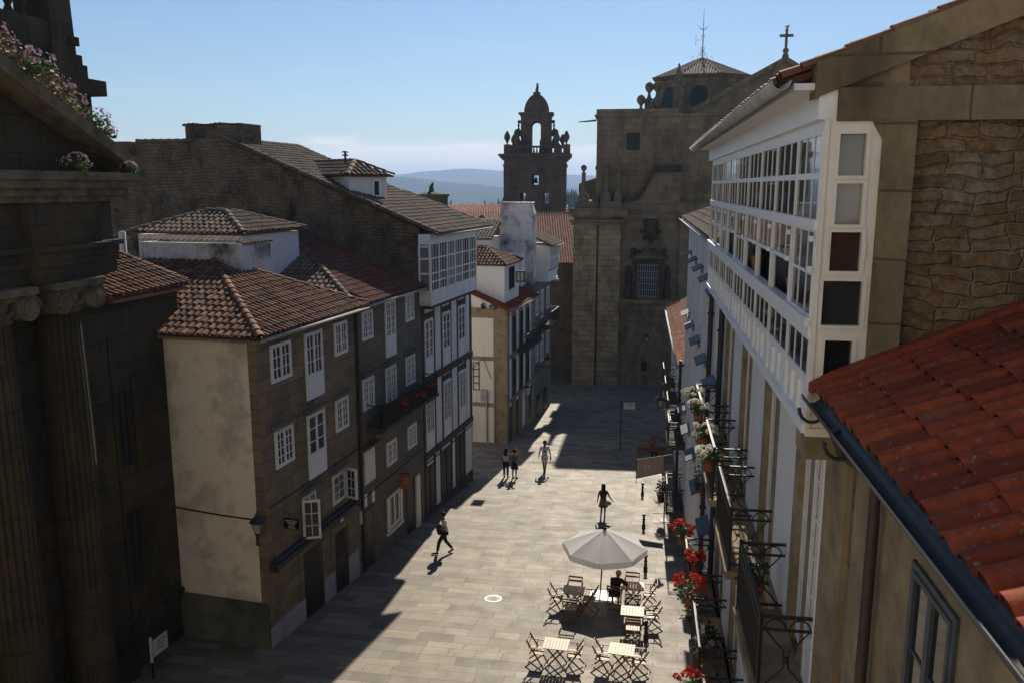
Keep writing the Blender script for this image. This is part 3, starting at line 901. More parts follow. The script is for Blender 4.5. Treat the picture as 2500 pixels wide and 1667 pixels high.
ridge_caps(m, LF.P(12.7, .85, -1.92), LF.P(12.7, -9.3, z3(-9.3)), .1); ridge_caps(m, LF.P(20.2, .8, -1.9), LF.P(19.3, -3.4, z3(-3.4)), .1)
ridge_caps(m, LF.P(12.85, -13.9, 2.02), LF.P(12.85, -9.3, 2.0), .16)
m.build('roof', M['tilegrey'], h3)
gutter(LF, 12.5, 20.35, .98, -1.99, h3)
# gallery: six bays
m = MB(); G0, G1, go = 12.62, 18.9, .55
m.box(LF, G0, G1, 0, go, -2.42, -1.98); m.box(LF, G0, G1, 0, go, -5.05, -4.95)
for i in range(7):
    t = G0 + (G1 - G0) * i / 6; m.box(LF, t - .05, t + .05, go - .06, go + .02, -4.95, -2.42)
for z in (-3.02, -3.66, -4.02, -4.42): m.box(LF, G0, G1, go - .05, go, z - .03, z + .03)
m.box(LF, G0, G1, go - .05, go - .012, -4.95, -4.42); m.box(LF, G0, G1, go - .06, go + .03, -5.0, -4.9)
for i in range(6):
    t = G0 + (G1 - G0) * i / 6
    for k in (1, 2):
        x = t + (G1 - G0) / 6 * k / 3; m.box(LF, x - .014, x + .014, go - .03, go - .005, -4.42, -2.42)
    m.box(LF, t + .28, t + .76, go - .012, go + .006, -4.84, -4.52)
for z0 in (-2.5, -3.02, -3.66, -4.42): m.box(LF, G0 - .02, G0 + .03, 0, go, z0 - .04, z0 + .04)
for a in (.02, go - .03): m.box(LF, G0 - .02, G0 + .03, a - .03, a + .06, -4.95, -2.42)
m.box(LF, G0, G0 + .03, 0, go, -5.0, -4.42)
ga = m.build('gallery', M['paint'], h3)
for i in range(6):
    t = G0 + (G1 - G0) * i / 6; m = MB()
    for za, zb in ((-3.02, -2.42), (-3.66, -3.02), (-4.02, -3.66), (-4.42, -4.02)):
        for k in range(3):
            x = t + (G1 - G0) / 6 * k / 3; m.box(LF, x, x + (G1 - G0) / 18, go - .05, go - .03, za, zb)
    m.build('pane', M['glass' if i in (0, 1, 4) else 'curtain'], ga)
m = MB(); m.box(LF, G0 + .005, G0 + .02, .03, go - .03, -4.42, -2.5); m.build('pane', M['curtain'], ga)
m = MB(); m.box(LF, G0 + .05, G1 - .05, .02, go - .07, -5.2, -5.05); m.build('gallery_floor', M['darkstone'], ga)
# dormer, turned towards the corner of the roof
pd = LF.P(13.3, -3.46, 0); DN = Frame(pd.x, pd.y, 45.4)
m = MB(); m.box(DN, 0, 2.02, -4.2, 0, -1.6, .5); dm = m.build('dormer', M['white'], h3)
m = MB(); de = .5
tile_slope(m, *slope_pts(DN, -.25, de, .52, [(-.25, .25), (1.02, -1.0), (1.02, -4.4), (-.25, -4.4)], 'o', 1), r=.1)
tile_slope(m, *slope_pts(DN, .25, de, .52, [(-.25, .25), (1.0, -1.0), (1.04, -1.0), (2.27, .25)]))
ridge_caps(m, DN.P(-.25, .25, de), DN.P(1.02, -1.0, de + .66)); ridge_caps(m, DN.P(2.27, .25, de), DN.P(1.02, -1.0, de + .66)); ridge_caps(m, DN.P(1.02, -4.4, de + .66), DN.P(1.02, -1.0, de + .66))
m.build('dormer_roof', M['tilegrey'], dm)
window(DN, 0, 1, 1.2, 1.68, -.48, .36, dm, 1, 1, 1, proud=.03)
m = MB(); fp = LF.P(13.9, -3.9, 0); m.tube([V((fp.x, fp.y, 1.0)), V((fp.x, fp.y, 1.5))], .05, 6)
for z in (1.36, 1.5): m.lathe(V((fp.x, fp.y, z)), [(.16, 0), (.16, .035), (.05, .07)], 8)
m.build('flue', M['darkzinc'], dm)
m = MB(); m.box(LF, 12.9, 17, -26, -13.96, -17, 1.45); m.box(LF, 13.2, 14.2, -15.9, -14.75, 1.4, 2.1); m.build('rear_wing', M['party'], h3)
# chimneys
m = MB(); m.box(LF, 13.0, 14.6, -11.4, -8.5, 1.5, 2.8)
for i in range(13):
    o = -11.4 + i * .23; half_tile(m, LF.P(12.95, o, 2.72 + .03 * math.sin(i)), LF.P(14.7, o, 2.74), LF.n, ZUP, .13, .12, 4)
m.build('chimney', M['party'], h3)
m = MB(); m.box(LF, 20.9, 22.0, -3.25, -2.0, -4, -.5); m.box(LF, 20.85, 22.05, -3.32, -1.93, -.5, -.38)
m.lathe(LF.P(21.4, -2.65, -.38), [(.75, 0), (.5, .08), (.2, .12)], 10); m.tube([LF.P(21.4, -2.7, -.3), LF.P(21.4, -2.7, .02), LF.P(21.4, -2.6, .22)], [.16, .1, .05], 8)
m.build('chimney', M['darkstone'], h3)
# ---------------------------------------------------------------- white house past the side lane
h4 = empty('corner_house', HF.P(3, 0, -16.3), 'narrow white and stone house with a tiled dormer past the side lane', 'house')
m = MB()
gableprism(m, HF, .02, 7.9, [(0, -19), (0, -7.55), (-2.6, -6.45), (-7, -4.7), (-7, -19)])
m.build('wall', M['white'], h4)
m = MB()   # stone frame of the near end and of the street front
m.box(HF, -.03, .05, -.85, .04, -19, -7.6); m.box(HF, -.03, .02, -2.75, -2.28, -19, -7.6); m.box(HF, -.03, .02, -2.28, -.85, -8.05, -7.5)
m.box(HF, -.05, .02, -2.8, .05, -7.62, -7.42); m.box(HF, -.03, .02, -2.28, -.85, -10.75, -10.5); m.box(HF, -.03, .02, -2.28, -.85, -13.75, -13.5); m.box(HF, -.02, .02, -2.28, -.85, -19, -16.3)
for a, b in ((.05, .5), (1.25, 2.3), (3.2, 4.1), (5.1, 6.0), (6.9, 7.9)): m.box(HF, a, b, 0, .04, -19, -7.75)
for z in (-10.7, -13.6): m.box(HF, 0, 7.9, 0, .06, z, z + .22)
m.box(HF, 0, 7.9, 0, .06, -19, -16.2)
m.build('stone_trim', M['band'], h4)
m = MB(); m.box(HF, -.02, .03, -2.27, -.86, -10.49, -8.06); m.box(HF, -.02, .03, -2.27, -.86, -13.49, -10.76); m.box(HF, -.02, .03, -2.27, -.86, -16.29, -13.76); m.build('end_panel', M['cream2'], h4)
m = MB()
for i in range(5): m.box(HF, -.05, -.02, -2.2, -1.8, -12.7 + i * .44, -12.64 + i * .44)
m.box(HF, -.05, -.02, -2.22, -2.16, -12.7, -10.9); m.box(HF, -.05, -.02, -1.84, -1.78, -12.7, -10.9); m.build('window_frame', M['darkpaint'], h4)
for a in (1.3, 3.25, 5.15): 
    for z0, z1_ in ((-10.4, -8.1), (-13.3, -10.9)):
        window(HF, .04, 1, a + .1, a + .85, z0, z1_, h4, 2, 1, 3, .5, name='french_door', mat='darkpaint')
for a in (.6, 2.4, 6.05):
    m = MB(); m.box(HF, a, a + .7, 0, .05, -18, -13.9); m.build('door', M['darkdoor'], h4)
balcony(HF, .04, 1, 2.6, 6.8, -10.45, .7, h4, 1.0, 'darkstone', False)
m = MB(); g4 = .42
tile_slope(m, *slope_pts(HF, .3, -7.55, g4, [(-.25, .3), (8.1, .3), (8.1, -7), (-.25, -7)]), r=.085, seg=3)
ridge_caps(m, HF.P(-.2, .3, -7.55), HF.P(-.2, -7, -7.55 + 7.3 * g4), .1)
m.build('roof', M['tilered'], h4)
gutter(HF, -.2, 8.1, .36, -7.57, h4)
m = MB(); m.box(HF, .8, 4.6, -6, -.35, -7.5, -4.75); dm = m.build('dormer', M['white'], h4)
m = MB()
tile_slope(m, *slope_pts(HF, .6, -4.8, .5, [(.6, -.1), (2.6, -1.95), (2.6, -6), (.6, -6)], 'o', 1), r=.1)
tile_slope(m, *slope_pts(HF, -.1, -4.8, .5, [(.6, -.1), (2.6, -2.0), (2.8, -2.0), (4.8, -.1)]))
ridge_caps(m, HF.P(.6, -.1, -4.8), HF.P(2.6, -2.0, -3.85)); ridge_caps(m, HF.P(2.6, -6, -3.82), HF.P(2.6, -2, -3.82)); ridge_caps(m, HF.P(4.8, -.1, -4.8), HF.P(2.8, -2, -3.85))
m.build('dormer_roof', M['tile'], dm)
EF = Frame(0, 0, HF.az + 90); EF.O = HF.P(.8, 0, 0)      # end wall of the dormer, facing the camera
window(EF, 0, -1, .38, .98, -5.85, -5.12, dm, 2, 1, 2, mat='darkpaint', glass='curtain', proud=.04)
window(HF, -.35, 1, 1.9, 3.3, -6.5, -5.05, dm, 2, 1, 1, mat='darkpaint', proud=.04)
for i, (o, w) in enumerate(((-2.5, .28), (-1.5, .16), (-.8, .3))):
    m = MB(); leaves(m, HF.P(-.12, o, -7.3), w, .15, .2, 46, .09); p = m.build('weed', M['leafdark']); tag(p, ['tuft of weeds on the cornice next to the gallery house', 'smallest of the three weed tufts on the stone cornice', 'weed tuft on the cornice nearest the house corner'][i], 'weed', 'weeds growing on the cornice')

h5 = empty('tall_house', HF.P(12, 0, -17), 'tall house with upper white gallery and a broad stained chimney stack', 'house')
m = MB(); m.box(HF, 7.95, 14.2, -7.5, -.05, -20, -6.95); m.build('wall', M['granite2'], h5)
m = MB(); m.box(HF, 10.9, 14.4, -2.6, .3, -6.95, -4.25); m.box(HF, 7.6, 10.9, -7.5, -.9, -7.2, -4.6)
m.box(HF, 6.5, 9.0, -5.2, -2.8, -6.8, -3.45)
m.build('upper_wall', M['white'], h5)
m = MB(); m.box(HF, 11.0, 14.4, .3, .36, -6.95, -4.3)
for i in range(7): t = 11 + 3.4 * i / 6; m.box(HF, t - .05, t + .05, .3, .46, -6.1, -4.35)
for z in (-6.95, -6.3, -5.3, -4.4): m.box(HF, 11, 14.4, .36, .44, z, z + .1)
ga = m.build('gallery', M['paint'], h5)
for i in range(6):
    t = 11 + 3.4 * i / 6
    for za, zb in ((-6.2, -5.3), (-5.2, -4.4)): m = MB(); m.box(HF, t + .06, t + .5, .36, .39, za, zb); m.build('pane', M['curtain'], ga)
m = MB()
tile_slope(m, *slope_pts(HF, .7, -4.25, .45, [(10.7, .7), (14.7, .7), (14.7, -2.8), (10.7, -2.8)]), seg=3)
tile_slope(m, *slope_pts(HF, 6.3, -3.55, .4, [(6.3, -5.4), (6.3, -2.7), (9.5, -2.7), (9.5, -5.4)], 'o', 1), seg=3)
m.build('roof', M['tilegrey'], h5)
gutter(HF, 10.7, 14.7, .78, -4.28, h5)
m = MB(); m.prism([HF.P(8.9, o, z) for o, z in ((-2.8, -7), (-2.8, -1.85), (-2.65, -1.2), (-.52, -1.2), (-.3, -1.9), (-.3, -7))], HF.t * .9)
for i in range(10): o = -2.6 + i * .23; half_tile(m, HF.P(8.85, o, -1.15), HF.P(9.85, o, -1.13), HF.n, ZUP, .1, .1, 4)
m.build('chimney', M['whitestain'], h5)
for a, z0, z1_ in ((8.5, -9.2, -7.5), (10.2, -9.6, -7.5), (12.3, -9.2, -7.5), (8.5, -12.6, -10.9), (10.2, -12.9, -10.9), (12.3, -12.6, -10.9)):
    window(HF, -.05, 1, a, a + 1.0, z0, z1_, h5, 2, 1, 3)
for a in (9, 11.5):
    m = MB(); m.box(HF, a, a + 1, -.05, 0, -19, -15.2); m.build('door', M['darkdoor'], h5)
balcony(HF, -.05, 1, 9.7, 13.3, -10.1, .8, h5, 1.0, 'darkstone', False)
m = MB(); m.box(HF, 14.2, 14.5, -.4, .5, -7.2, -7.05); m.build('cornice', M['white'], h5)

# ---------------------------------------------------------------- long tiled range closing the view, bell tower, far church
XF = Frame(0, 80, 0)
rb = empty('tiled_range', (4, 81, -18), 'long low range with clean red tile roof in front of the bell tower', 'building')
m = MB(); m.box(XF, 0, 16, .9, 6.3, -22, -7.25); m.box(XF, 1.2, 18, -12, .9, -22, -4.05); m.build('wall', M['church'], rb)
m = MB()
tile_slope(m, *slope_pts(XF, -.35, -7.15, .45, [(-.35, .9), (-.35, 6.35), (9.4, 6.7), (9.4, .9)], 'o', 1), pitch=.25, exp=.36, r=.1, seg=3)
ridge_caps(m, XF.P(9.4, .9, -2.76), XF.P(9.4, 6.7, -2.76))
tile_slope(m, *slope_pts(XF, 1.0, -3.95, .36, [(1.0, -8), (1.0, .9), (5.0, .9), (5.0, -8)], 'o', 1), pitch=.25, exp=.36, r=.1, seg=3)
m.build('roof', M['tilebright'], rb)
m = MB()
tile_slope(m, *slope_pts(XF, 5.2, -2.48, .17, [(5.2, -9.5), (5.2, -1.0), (9, -1.0), (9, -9.5)], 'o', 1), pitch=.25, exp=.36, r=.1, seg=3)
m.box(XF, 5.3, 9, -9.5, -1.1, -6, -2.52); m.build('upper_roof', M['tilebright'], rb)
m = MB(); m.box(XF, .6, 1.3, -3.3, -2.5, -5, -3.05); gableprism(m, XF, .5, 1.4, [(-3.45, -3.05), (-2.9, -2.6), (-2.35, -3.05)]); m.build('chimney', M['darkstone'], rb)

TF = Frame(3.7, 135, 4)
bt = empty('bell_tower', TF.P(0, 0, -24), 'dark stone bell tower with domed open belfry and egg shaped finials', 'tower')
m = MB()
holed(m, TF, 0, 9.5, -5.0, 4.95, -26, 4.2, [(-.55, .55, .35, 1.9), (-2.4, -1.5, -2.7, -1.0), (1.3, 2.2, -2.7, -1.0)])
for zz, p in ((3.2, .15), (4.2, .3), (4.5, .6), (4.8, .85)): m.box(TF, -p, 9.5 + p, -5.0 - p, 4.95 + p, zz, zz + .35)
for a, b in ((-5.05, -3.9), (3.9, 5.0)): m.box(TF, -.2, 0, a, b, -26, 3.2)
for o, h in ((-5, 1.5), (-3.6, 1.2), (3.0, 1.2), (4.4, 1.5)): m.box(TF, -.2, 1.0, o, o + 1.1, 5.1, 5.1 + h); m.box(TF, 8.5, 9.7, o, o + 1.1, 5.1, 5.1 + h)
m.box(TF, -.1, .5, -5, 5, 5.1, 5.35); m.box(TF, -.1, .5, -5, 5, 6.1, 6.4)
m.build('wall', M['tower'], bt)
m = MB()
for i in range(18):
    o = -4 + i * .47
    m.lathe(TF.P(.2, o, 5.3), [(.1, 0), (.18, .25), (.1, .5), (.12, .85)], 6)
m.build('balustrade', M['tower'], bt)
m = MB()
for a, b in ((-2.45, -.75), (.75, 2.45)): m.box(TF, 2.2, 6.6, a, b, 5.1, 11.2)
m.box(TF, 2.2, 6.6, -.75, .75, 10.35, 11.2)
for k in range(10):
    a0, a1 = PI * k / 10, PI * (k + 1) / 10
    m.prism([TF.P(2.2, math.cos(a) * .75, 9.6 + math.sin(a) * .75) for a in (a0, a1)] + [TF.P(2.2, math.cos(a1) * .75, 10.4), TF.P(2.2, math.cos(a0) * .75, 10.4)], TF.t * 4.4)
for zz, p in ((11.2, .12), (11.45, .35)): m.box(TF, 2.2 - p, 6.6 + p, -2.45 - p, 2.45 + p, zz, zz + .26)
for a, b in ((-.95, -.6), (.6, .95)): m.box(TF, 2.0, 3.2, a, b, 5.1, 7.4)
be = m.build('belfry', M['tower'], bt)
m = MB(); m.lathe(TF.P(4.4, 0, 11.7), [(2.05, 0), (2.02, .7), (1.85, 1.4), (1.5, 2.1), (1.0, 2.7), (.5, 3.0), (.55, 3.1), (.7, 3.15), (.6, 3.3), (.25, 3.35)], 20)
m.build('dome', M['tower'], bt)
m = MB(); m.tube([TF.P(4.4, 0, 15.0), TF.P(4.4, .05, 15.6), TF.P(4.4, .1, 16.1)], [.28, .24, .14], 8); m.ball(TF.P(4.4, .1, 16.25), .2); m.tube([TF.P(4.4, .1, 15.7), TF.P(4.4, .35, 15.9)], .08, 5); m.build('statue', M['tower'], bt)
for sg in (-1, 1):
    m = MB()
    pts = [(sg * 2.45, 7.0), (sg * 2.8, 8.0), (sg * 3.3, 7.4), (sg * 3.9, 6.7), (sg * 4.3, 6.5), (sg * 4.3, 6.1), (sg * 2.45, 6.1)]
    m.prism([TF.P(2.6, o, z) for o, z in pts], TF.t * 1.2)
    m.ball(TF.P(3.2, sg * 3.0, 8.6), .62, 12); m.box(TF, 2.8, 3.6, min(sg * 2.45, sg * 3), max(sg * 2.45, sg * 3), 8.0, 8.9)
    m.lathe(TF.P(3.2, sg * 2.85, 9.1), [(.2, 0), (.1, .4), (.2, .6), (.08, .9), (.16, 1.1), (.02, 1.5)], 8)
    m.ball(TF.P(3.2, sg * 2.75, 10.3), .3, 8)
    m.build('volute', M['tower'], bt)
for t, o in ((.4, -4.5), (8.8, -4.0), (8.8, -3.4), (.4, 4.9), (8.8, 4.2), (.4, -3.1), (.4, 3.4)):
    m = MB(); b = TF.P(t, o, 6.4 if abs(o) > 3.5 else 6.2); m.lathe(b, [(.34, 0), (.12, .3), (.14, .5), (.5, 1.2), (.46, 1.6), (.2, 2.15), (.02, 2.35)], 10); m.build('finial', M['tower'], bt)
m = MB(); m.lathe(TF.P(1.5, .05, .6), [(.4, 0), (.32, .2), (.24, .6), (.2, .8), (.02, .95)], 12); m.tube([TF.P(1.5, .05, 1.5), TF.P(1.5, .05, 2)], .05, 5)
tag(m.build('bell', M['bronze']), 'bronze bell hanging in the small arch of the dark tower', 'bell')

fc = empty('stone_church', FF.P(3, 6, -18), 'big shadowed stone church with octagonal tiled lantern closing the square', 'church')
m = MB()
m.box(FF, 0, 16, .05, 16, -24, -1.35)
m.box(FF, -.25, 0, .0, 4.25, -24, -2.5)
for z, p in ((-3.35, .12), (-3.1, .2)): m.box(FF, -.55 - p, 0, -.1 - p, 4.3 + p, z, z + .22)
for z, p in ((-2.6, .25), (-2.35, .5), (-2.1, .35)): m.box(FF, -.55 - p, 0, -.1 - p, 4.3 + p, z, z + .24)
m.box(FF, -.45, 0, 4.3, 9.3, -2.75, -2.35)
m.box(FF, -.3, 1.5, .2, 2.1, -2.0, -1.25); m.box(FF, -.3, 1.5, 2.35, 4.2, -2.0, -1.25)
m.box(FF, -.15, 0, 9.35, 16, -24, -2.4)
m.box(FF, -.3, 0, 4.2, 9.4, -10.35, -9.95); m.box(FF, -.2, 0, 4.2, 9.4, -24, -17.2)
m.box(FF, 2, 9, 9.4, 13.5, -1.35, 6.2)
m.build('wall', M['church'], fc)
m = MB(); m.box(FF, -.6, -.25, 0, 2.05, -24, -3.35); m.box(FF, -.45, -.25, 2.25, 4.2, -24, -3.35); m.build('pilaster', M['pilaster'], fc)
m = MB()
m.box(FF, .8, 20, 1.85, 12.4, -1.4, 6.1); m.box(FF, .6, 20.2, 1.65, 12.6, 6.1, 6.3)
m.box(FF, .7, 20, 1.8, 8.9, 6.3, 6.75)
m.box(FF, .74, .8, 4.2, 5.9, 2.95, 4.95)
m.build('upper_wall', M['church'], fc)
m = MB(); m.box(FF, .68, .74, 4.5, 5.65, 3.2, 4.7); m.build('window', M['dullglass'], fc)
m = MB()
cv = [(4.4, -1.35), (5.2, -1.3), (5.75, -1.0), (6.15, -.5), (6.45, .1), (6.8, .8), (7.05, 1.25)]
m.prism([FF.P(-.2, o, z) for o, z in cv + [(9.3, 1.25), (9.3, -1.4)]], FF.t * .9)
m.build('gable_scroll', M['church'], fc)
m = MB()
for (a, b) in zip(cv, cv[1:]): m.prism([FF.P(-.4, a[0], a[1]), FF.P(-.4, b[0], b[1]), FF.P(-.4, b[0] - .12, b[1] + .3), FF.P(-.4, a[0] - .12, a[1] + .3)], FF.t * 1.1)
m.box(FF, -.4, .7, 6.9, 9.35, 1.25, 1.85)
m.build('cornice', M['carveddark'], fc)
m = MB()
gableprism(m, FF, 8, 9, [(-.2, -1.2), (-.2, .3), (2.1, 1.1), (2.1, -1.2)])
m.build('side_gable', M['church'], fc)
for o, t in ((.78, .3), (2.0, 1.2), (2.8, .3), (3.9, .3)):
    m = MB(); m.lathe(FF.P(t, o, -1.3), [(.5, 0), (.5, .5), (.32, .7), (.24, .9), (.16, 2.4), (.24, 2.45), (.08, 2.6), (.24, 2.85), (.27, 3.0), (.2, 3.15), (.02, 3.25)], 8)
    m.build('obelisk', M['carved'], fc)
# the carved window
m = MB()
m.box(FF, -.35, 0, 5.35, 5.75, -9.9, -6.75); m.box(FF, -.35, 0, 7.65, 8.05, -9.9, -6.75); m.box(FF, -.4, 0, 5.3, 8.1, -6.75, -6.35)
for sg in (-1, 1):
    m.prism([FF.P(-.5, 6.7 + sg * x, z) for x, z in ((1.75, -6.35), (1.75, -6.1), (.35, -5.35), (.35, -5.6))], FF.t * .5)
    m.lathe(FF.P(-.1, 6.7 + sg * 1.75, -9.9), [(.3, 0), (.36, .6), (.2, 1.2), (.3, 1.9), (.24, 2.6), (.1, 3.0)], 8)
    m.ball(FF.P(-.15, 6.7 + sg * 1.35, -5.6), .28, 8)
m.lathe(FF.P(-.05, 6.85, -4.75), [(.15, 0), (.5, .3), (.65, .9), (.5, 1.4), (.62, 1.65), (.66, 1.85), (.4, 1.95)], 12)
for k in range(8): m.ball(FF.P(-.25, 6.85 + math.cos(k * PI / 4) * .72, -3.9 + math.sin(k * PI / 4) * .85), .2, 6)
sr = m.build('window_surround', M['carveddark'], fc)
m = MB(); m.box(FF, -.05, 0, 5.75, 7.65, -9.8, -6.8)
m.build('window', M['dullglass'], fc)
m = MB()
for i in range(10): o = 5.8 + 1.8 * i / 9; m.box(FF, -.2, -.16, o, o + .04, -9.85, -6.8)
for i in range(6): z = -9.7 + 2.8 * i / 5; m.box(FF, -.22, -.18, 5.75, 7.65, z, z + .04)
m.build('window_grille', M['zinc'], fc)
m = MB(); m.box(FF, -.04, .02, 6.35, 6.85, -16.5, -15.7); m.build('vent', M['darkdoor'], fc)
# lantern dome
DF = FF.P(31, 12.7, 0)
m = MB(); m.lathe(V((DF.x, DF.y, 4)), [(5.5, 0), (5.5, 8.4), (5.9, 8.5), (5.9, 8.75)], 8, False, R(8)); dr = m.build('drum', M['church'], fc)
for k in range(8):
    a = R(8) + PI / 8 + k * PI / 4; u = V((math.cos(a), math.sin(a), 0)); w = V((-u.y, u.x, 0)); c = V((DF.x, DF.y, 0)) + u * 5.1
    m = MB(); pts = [c + w * x + ZUP * z for x, z in [(-.95, 9.0), (.95, 9.0), (.95, 10.6)] + [(.95 * math.cos(q), 10.6 + .95 * math.sin(q)) for q in [PI * j / 6 for j in range(1, 6)]] + [(-.95, 10.6)]]
    m.prism(pts, u * .04); m.build('window', M['dullglass'], dr)
m = MB()
for k in range(8):
    a0, a1 = R(8) + k * PI / 4, R(8) + (k + 1) * PI / 4
    p0 = V((DF.x + math.cos(a0) * 6.1, DF.y + math.sin(a0) * 6.1, 12.7)); p1 = V((DF.x + math.cos(a1) * 6.1, DF.y + math.sin(a1) * 6.1, 12.7)); ap = V((DF.x, DF.y, 15.2))
    e = (p1 - p0).normalized(); mid = (p0 + p1) / 2; s = (ap - mid).normalized(); L = (p1 - p0).length
    tile_slope(m, p0, e, s, [(0, 0), (L, 0), (L / 2, (ap - mid).length)], pitch=.3, exp=.5, r=.115, seg=3)
    ridge_caps(m, p0, ap, .13, .5)
m.build('lantern_roof', M['tilegrey'], fc)
m = MB(); a = V((DF.x, DF.y, 15.1))
m.tube([a, a + ZUP * 3, a + ZUP * 5.6], [.07, .05, .015], 5)
for z, r in ((.5, .28), (.9, .2), (1.2, .26), (2.6, .22)): m.tube([a + V((math.cos(q) * r, 0, z + math.sin(q) * r * .6)) for q in [2 * PI * k / 10 for k in range(11)]], .025, 4)
for sg in (-1, 1):
    m.tube([a + V((sg * x, 0, z)) for x, z in ((.1, .9), (.45, .5), (.7, -.1), (1.15, -.2), (1.3, .1), (1.1, .35), (.95, .15))], .022, 4)
    m.tube([a + V((sg * x, 0, z)) for x, z in ((0, 3.35), (.35, 3.4), (.45, 3.6))], .035, 4); m.tube([a + V((0, 0, 3.4)), a + V((sg * .95, 0, 4.0))], .012, 4)
m.tube([a + V((0, 0, 2.2)), a + V((-.85, 0, 2.15))], .02, 4); m.tube([a + V((-.85, 0, 1.5)), a + V((-.85, 0, 2.85))], .02, 4)
m.build('mast', M['iron'], fc)
for t, o, z0, h in ((25, 6.5, 7, 4.9), (25, 7.4, 7, 4.95), (24, 5.6, 7, 3.4), (24, 7.0, 7, 2.8), (23, 7.6, 7, 3.0), (18, 9.5, 6.5, 6.2)):
    m = MB(); m.box(FF, t - .55, t + .55, o - .5, o + .5, z0 - 4, z0 + h - 2.3)
    m.lathe(FF.P(t, o, z0 + h - 2.3), [(.62, 0), (.62, .2), (.25, .5), (.14, .95), (.2, 1.1), (.42, 1.35), (.52, 1.65), (.44, 1.98), (.2, 2.2), (.02, 2.25)] if t > 20 else [(.8, 0), (.5, .4), (.3, 1.5), (.1, 2.2), (.14, 2.3), (.02, 2.5)], 12); m.build('finial', M['carved'], fc)
m = MB()
gableprism(m, FF, 14, 26, [(11.0, -1), (11.0, 7.55), (19.7, 12.2), (24, 9.6), (24, -1)]); m.build('transept', M['church'], fc)
m = MB()
m.prism([FF.P(13.6, o, z) for o, z in ((10.8, 7.4), (19.7, 12.2), (19.7, 12.75), (10.6, 7.85))], FF.t * 1.2); m.prism([FF.P(13.6, o, z) for o, z in ((19.7, 12.2), (24.2, 9.5), (24.2, 10.0), (19.7, 12.75))], FF.t * 1.2)
m.build('coping', M['carved'], fc)
m = MB(); c = FF.P(14, 19.7, 12.6)
m.lathe(c, [(.35, 0), (.3, .3), (.2, .45), (.3, .65), (.3, .8), (.12, .95)], 10); m.box(FF, 13.9, 14.1, 19.58, 19.82, 13.4, 15.4); m.box(FF, 13.9, 14.1, 19.05, 20.35, 14.6, 14.85)
m.build('stone_cross', M['carved'], fc)
m = MB(); c = FF.P(14, 19.75, 15.55)
m.lathe(c, [(.02, -.13), (.09, -.07), (.11, 0), (.08, .06), (.01, .1)], 8); m.tube([c + V((.1, 0, 0)), c + V((-.1, 0, .02)), c + V((-.3, 0, .06))], [.1, .09, .01], 7); m.ball(c + V((.12, 0, .12)), .07, 7); m.tube([c + V((.15, 0, .12)), c + V((.25, 0, .1))], [.025, .005], 4); m.tube([c, c + V((0, 0, -.16))], .015, 4)
tag(m.build('gull', M['gull']), 'small gull perched on top of the stone cross', 'gull')
m = MB(); m.box(FF, 13, 13.3, 8.2, 9.0, 6.9, 7.05); m.build('floodlight_box', M['white'], fc)
m = MB(); m.tube([FF.P(.8, 1.8, 5.8), FF.P(.6, .25, 5.65)], [.1, .05], 6); m.build('waterspout', M['carved'], fc)

# ---------------------------------------------------------------- old church front at the far left
oc = empty('baroque_church_front', CF.P(-4, 0, -13.6), 'dark baroque church front with giant fluted columns and weeds on its cornice', 'church')
m = MB()
m.box(CF, -11, -2.42, -3, 0, -16, -.2); m.box(CF, -11, -2.6, 0, .3, -16, -13)
m.box(CF, -11, -2.4, -4, 0, -.2, .36)
m.prism([CF.P(-11, o, z) for o, z in ((0, .3), (.3, .3), (.3, 4.0), (0, 4.0))], CF.t * .01)
m.prism([CF.P(t, -.5, z) for t, z in ((-11, .36), (-2.1, .36), (-11, 4.6))], CF.n * .9)
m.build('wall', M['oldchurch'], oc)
def fl(a): return 1 - .1 * max(0, math.cos(a * 22)) ** .8
for k, tc in enumerate((-6.55, -4.42)):
    c = CF.P(tc, .34, 0)
    m = MB(); 
    prof = [(.56, -14), (.56, -9.9)]
    m.lathe(c, prof, 176, False, 0, 2 * PI, lambda a: 1 - .022 * max(0, math.cos(a * 22)) ** 2)
    m.lathe(c, [(.555, -9.9), (.54, -6), (.48, -2.95)], 176, False, 0, 2 * PI, fl)
    cl = m.build('column', M['oldchurch'], oc)
    m = MB(); m.lathe(c, [(.5, -2.95), (.55, -2.9), (.5, -2.85), (.5, -2.55), (.62, -2.4), (.62, -2.32)], 24)
    m.box(CF, tc - .8, tc + .8, -.3, 1.08, -2.34, -2.17); m.box(CF, tc - .68, tc + .68, -.2, .95, -2.46, -2.34)
    for sx in (-1, 1):
        cc = CF.P(tc + sx * .56, .92, -2.62)
        for r, w in ((.3, .1), (.2, .16), (.09, .2)): m.tube([cc - CF.n * .3, cc + CF.n * w], r, 14)
        q = [cc + CF.n * .12 + CF.t * math.cos(a) * (.3 - .022 * a) + ZUP * math.sin(a) * (.3 - .022 * a) for a in [j * .42 for j in range(30)]]
        m.tube(q, .025, 5)
    for j in range(9): m.ball(c + CF.n * .5 + CF.t * (j - 4) * .11 + ZUP * (-2.78 + .016 * (j - 4) ** 2), .075, 6)
    m.build('capital', M['carved'], cl)
m = MB()
for a, b, p in ((-11, -5.6, .75), (-5.6, -3.35, .95), (-3.35, -2.5, .6)):
    m.box(CF, a, b, -.5, p, -2.16, -1.8); m.box(CF, a, b + .03, -.5, p + .06, -1.8, -1.45); m.box(CF, a, b + .1, -.5, p + .18, -1.45, -1.33); m.box(CF, a, b, -.5, p - .05, -1.33, -.35)
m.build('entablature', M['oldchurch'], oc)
m = MB()
for z, p, e in ((-.35, .95, .25), (-.2, 1.05, .32), (-.02, 1.22, .42), (.16, 1.32, .5)): m.box(CF, -11, -2.75 + e, -.5, p, z, z + .19)
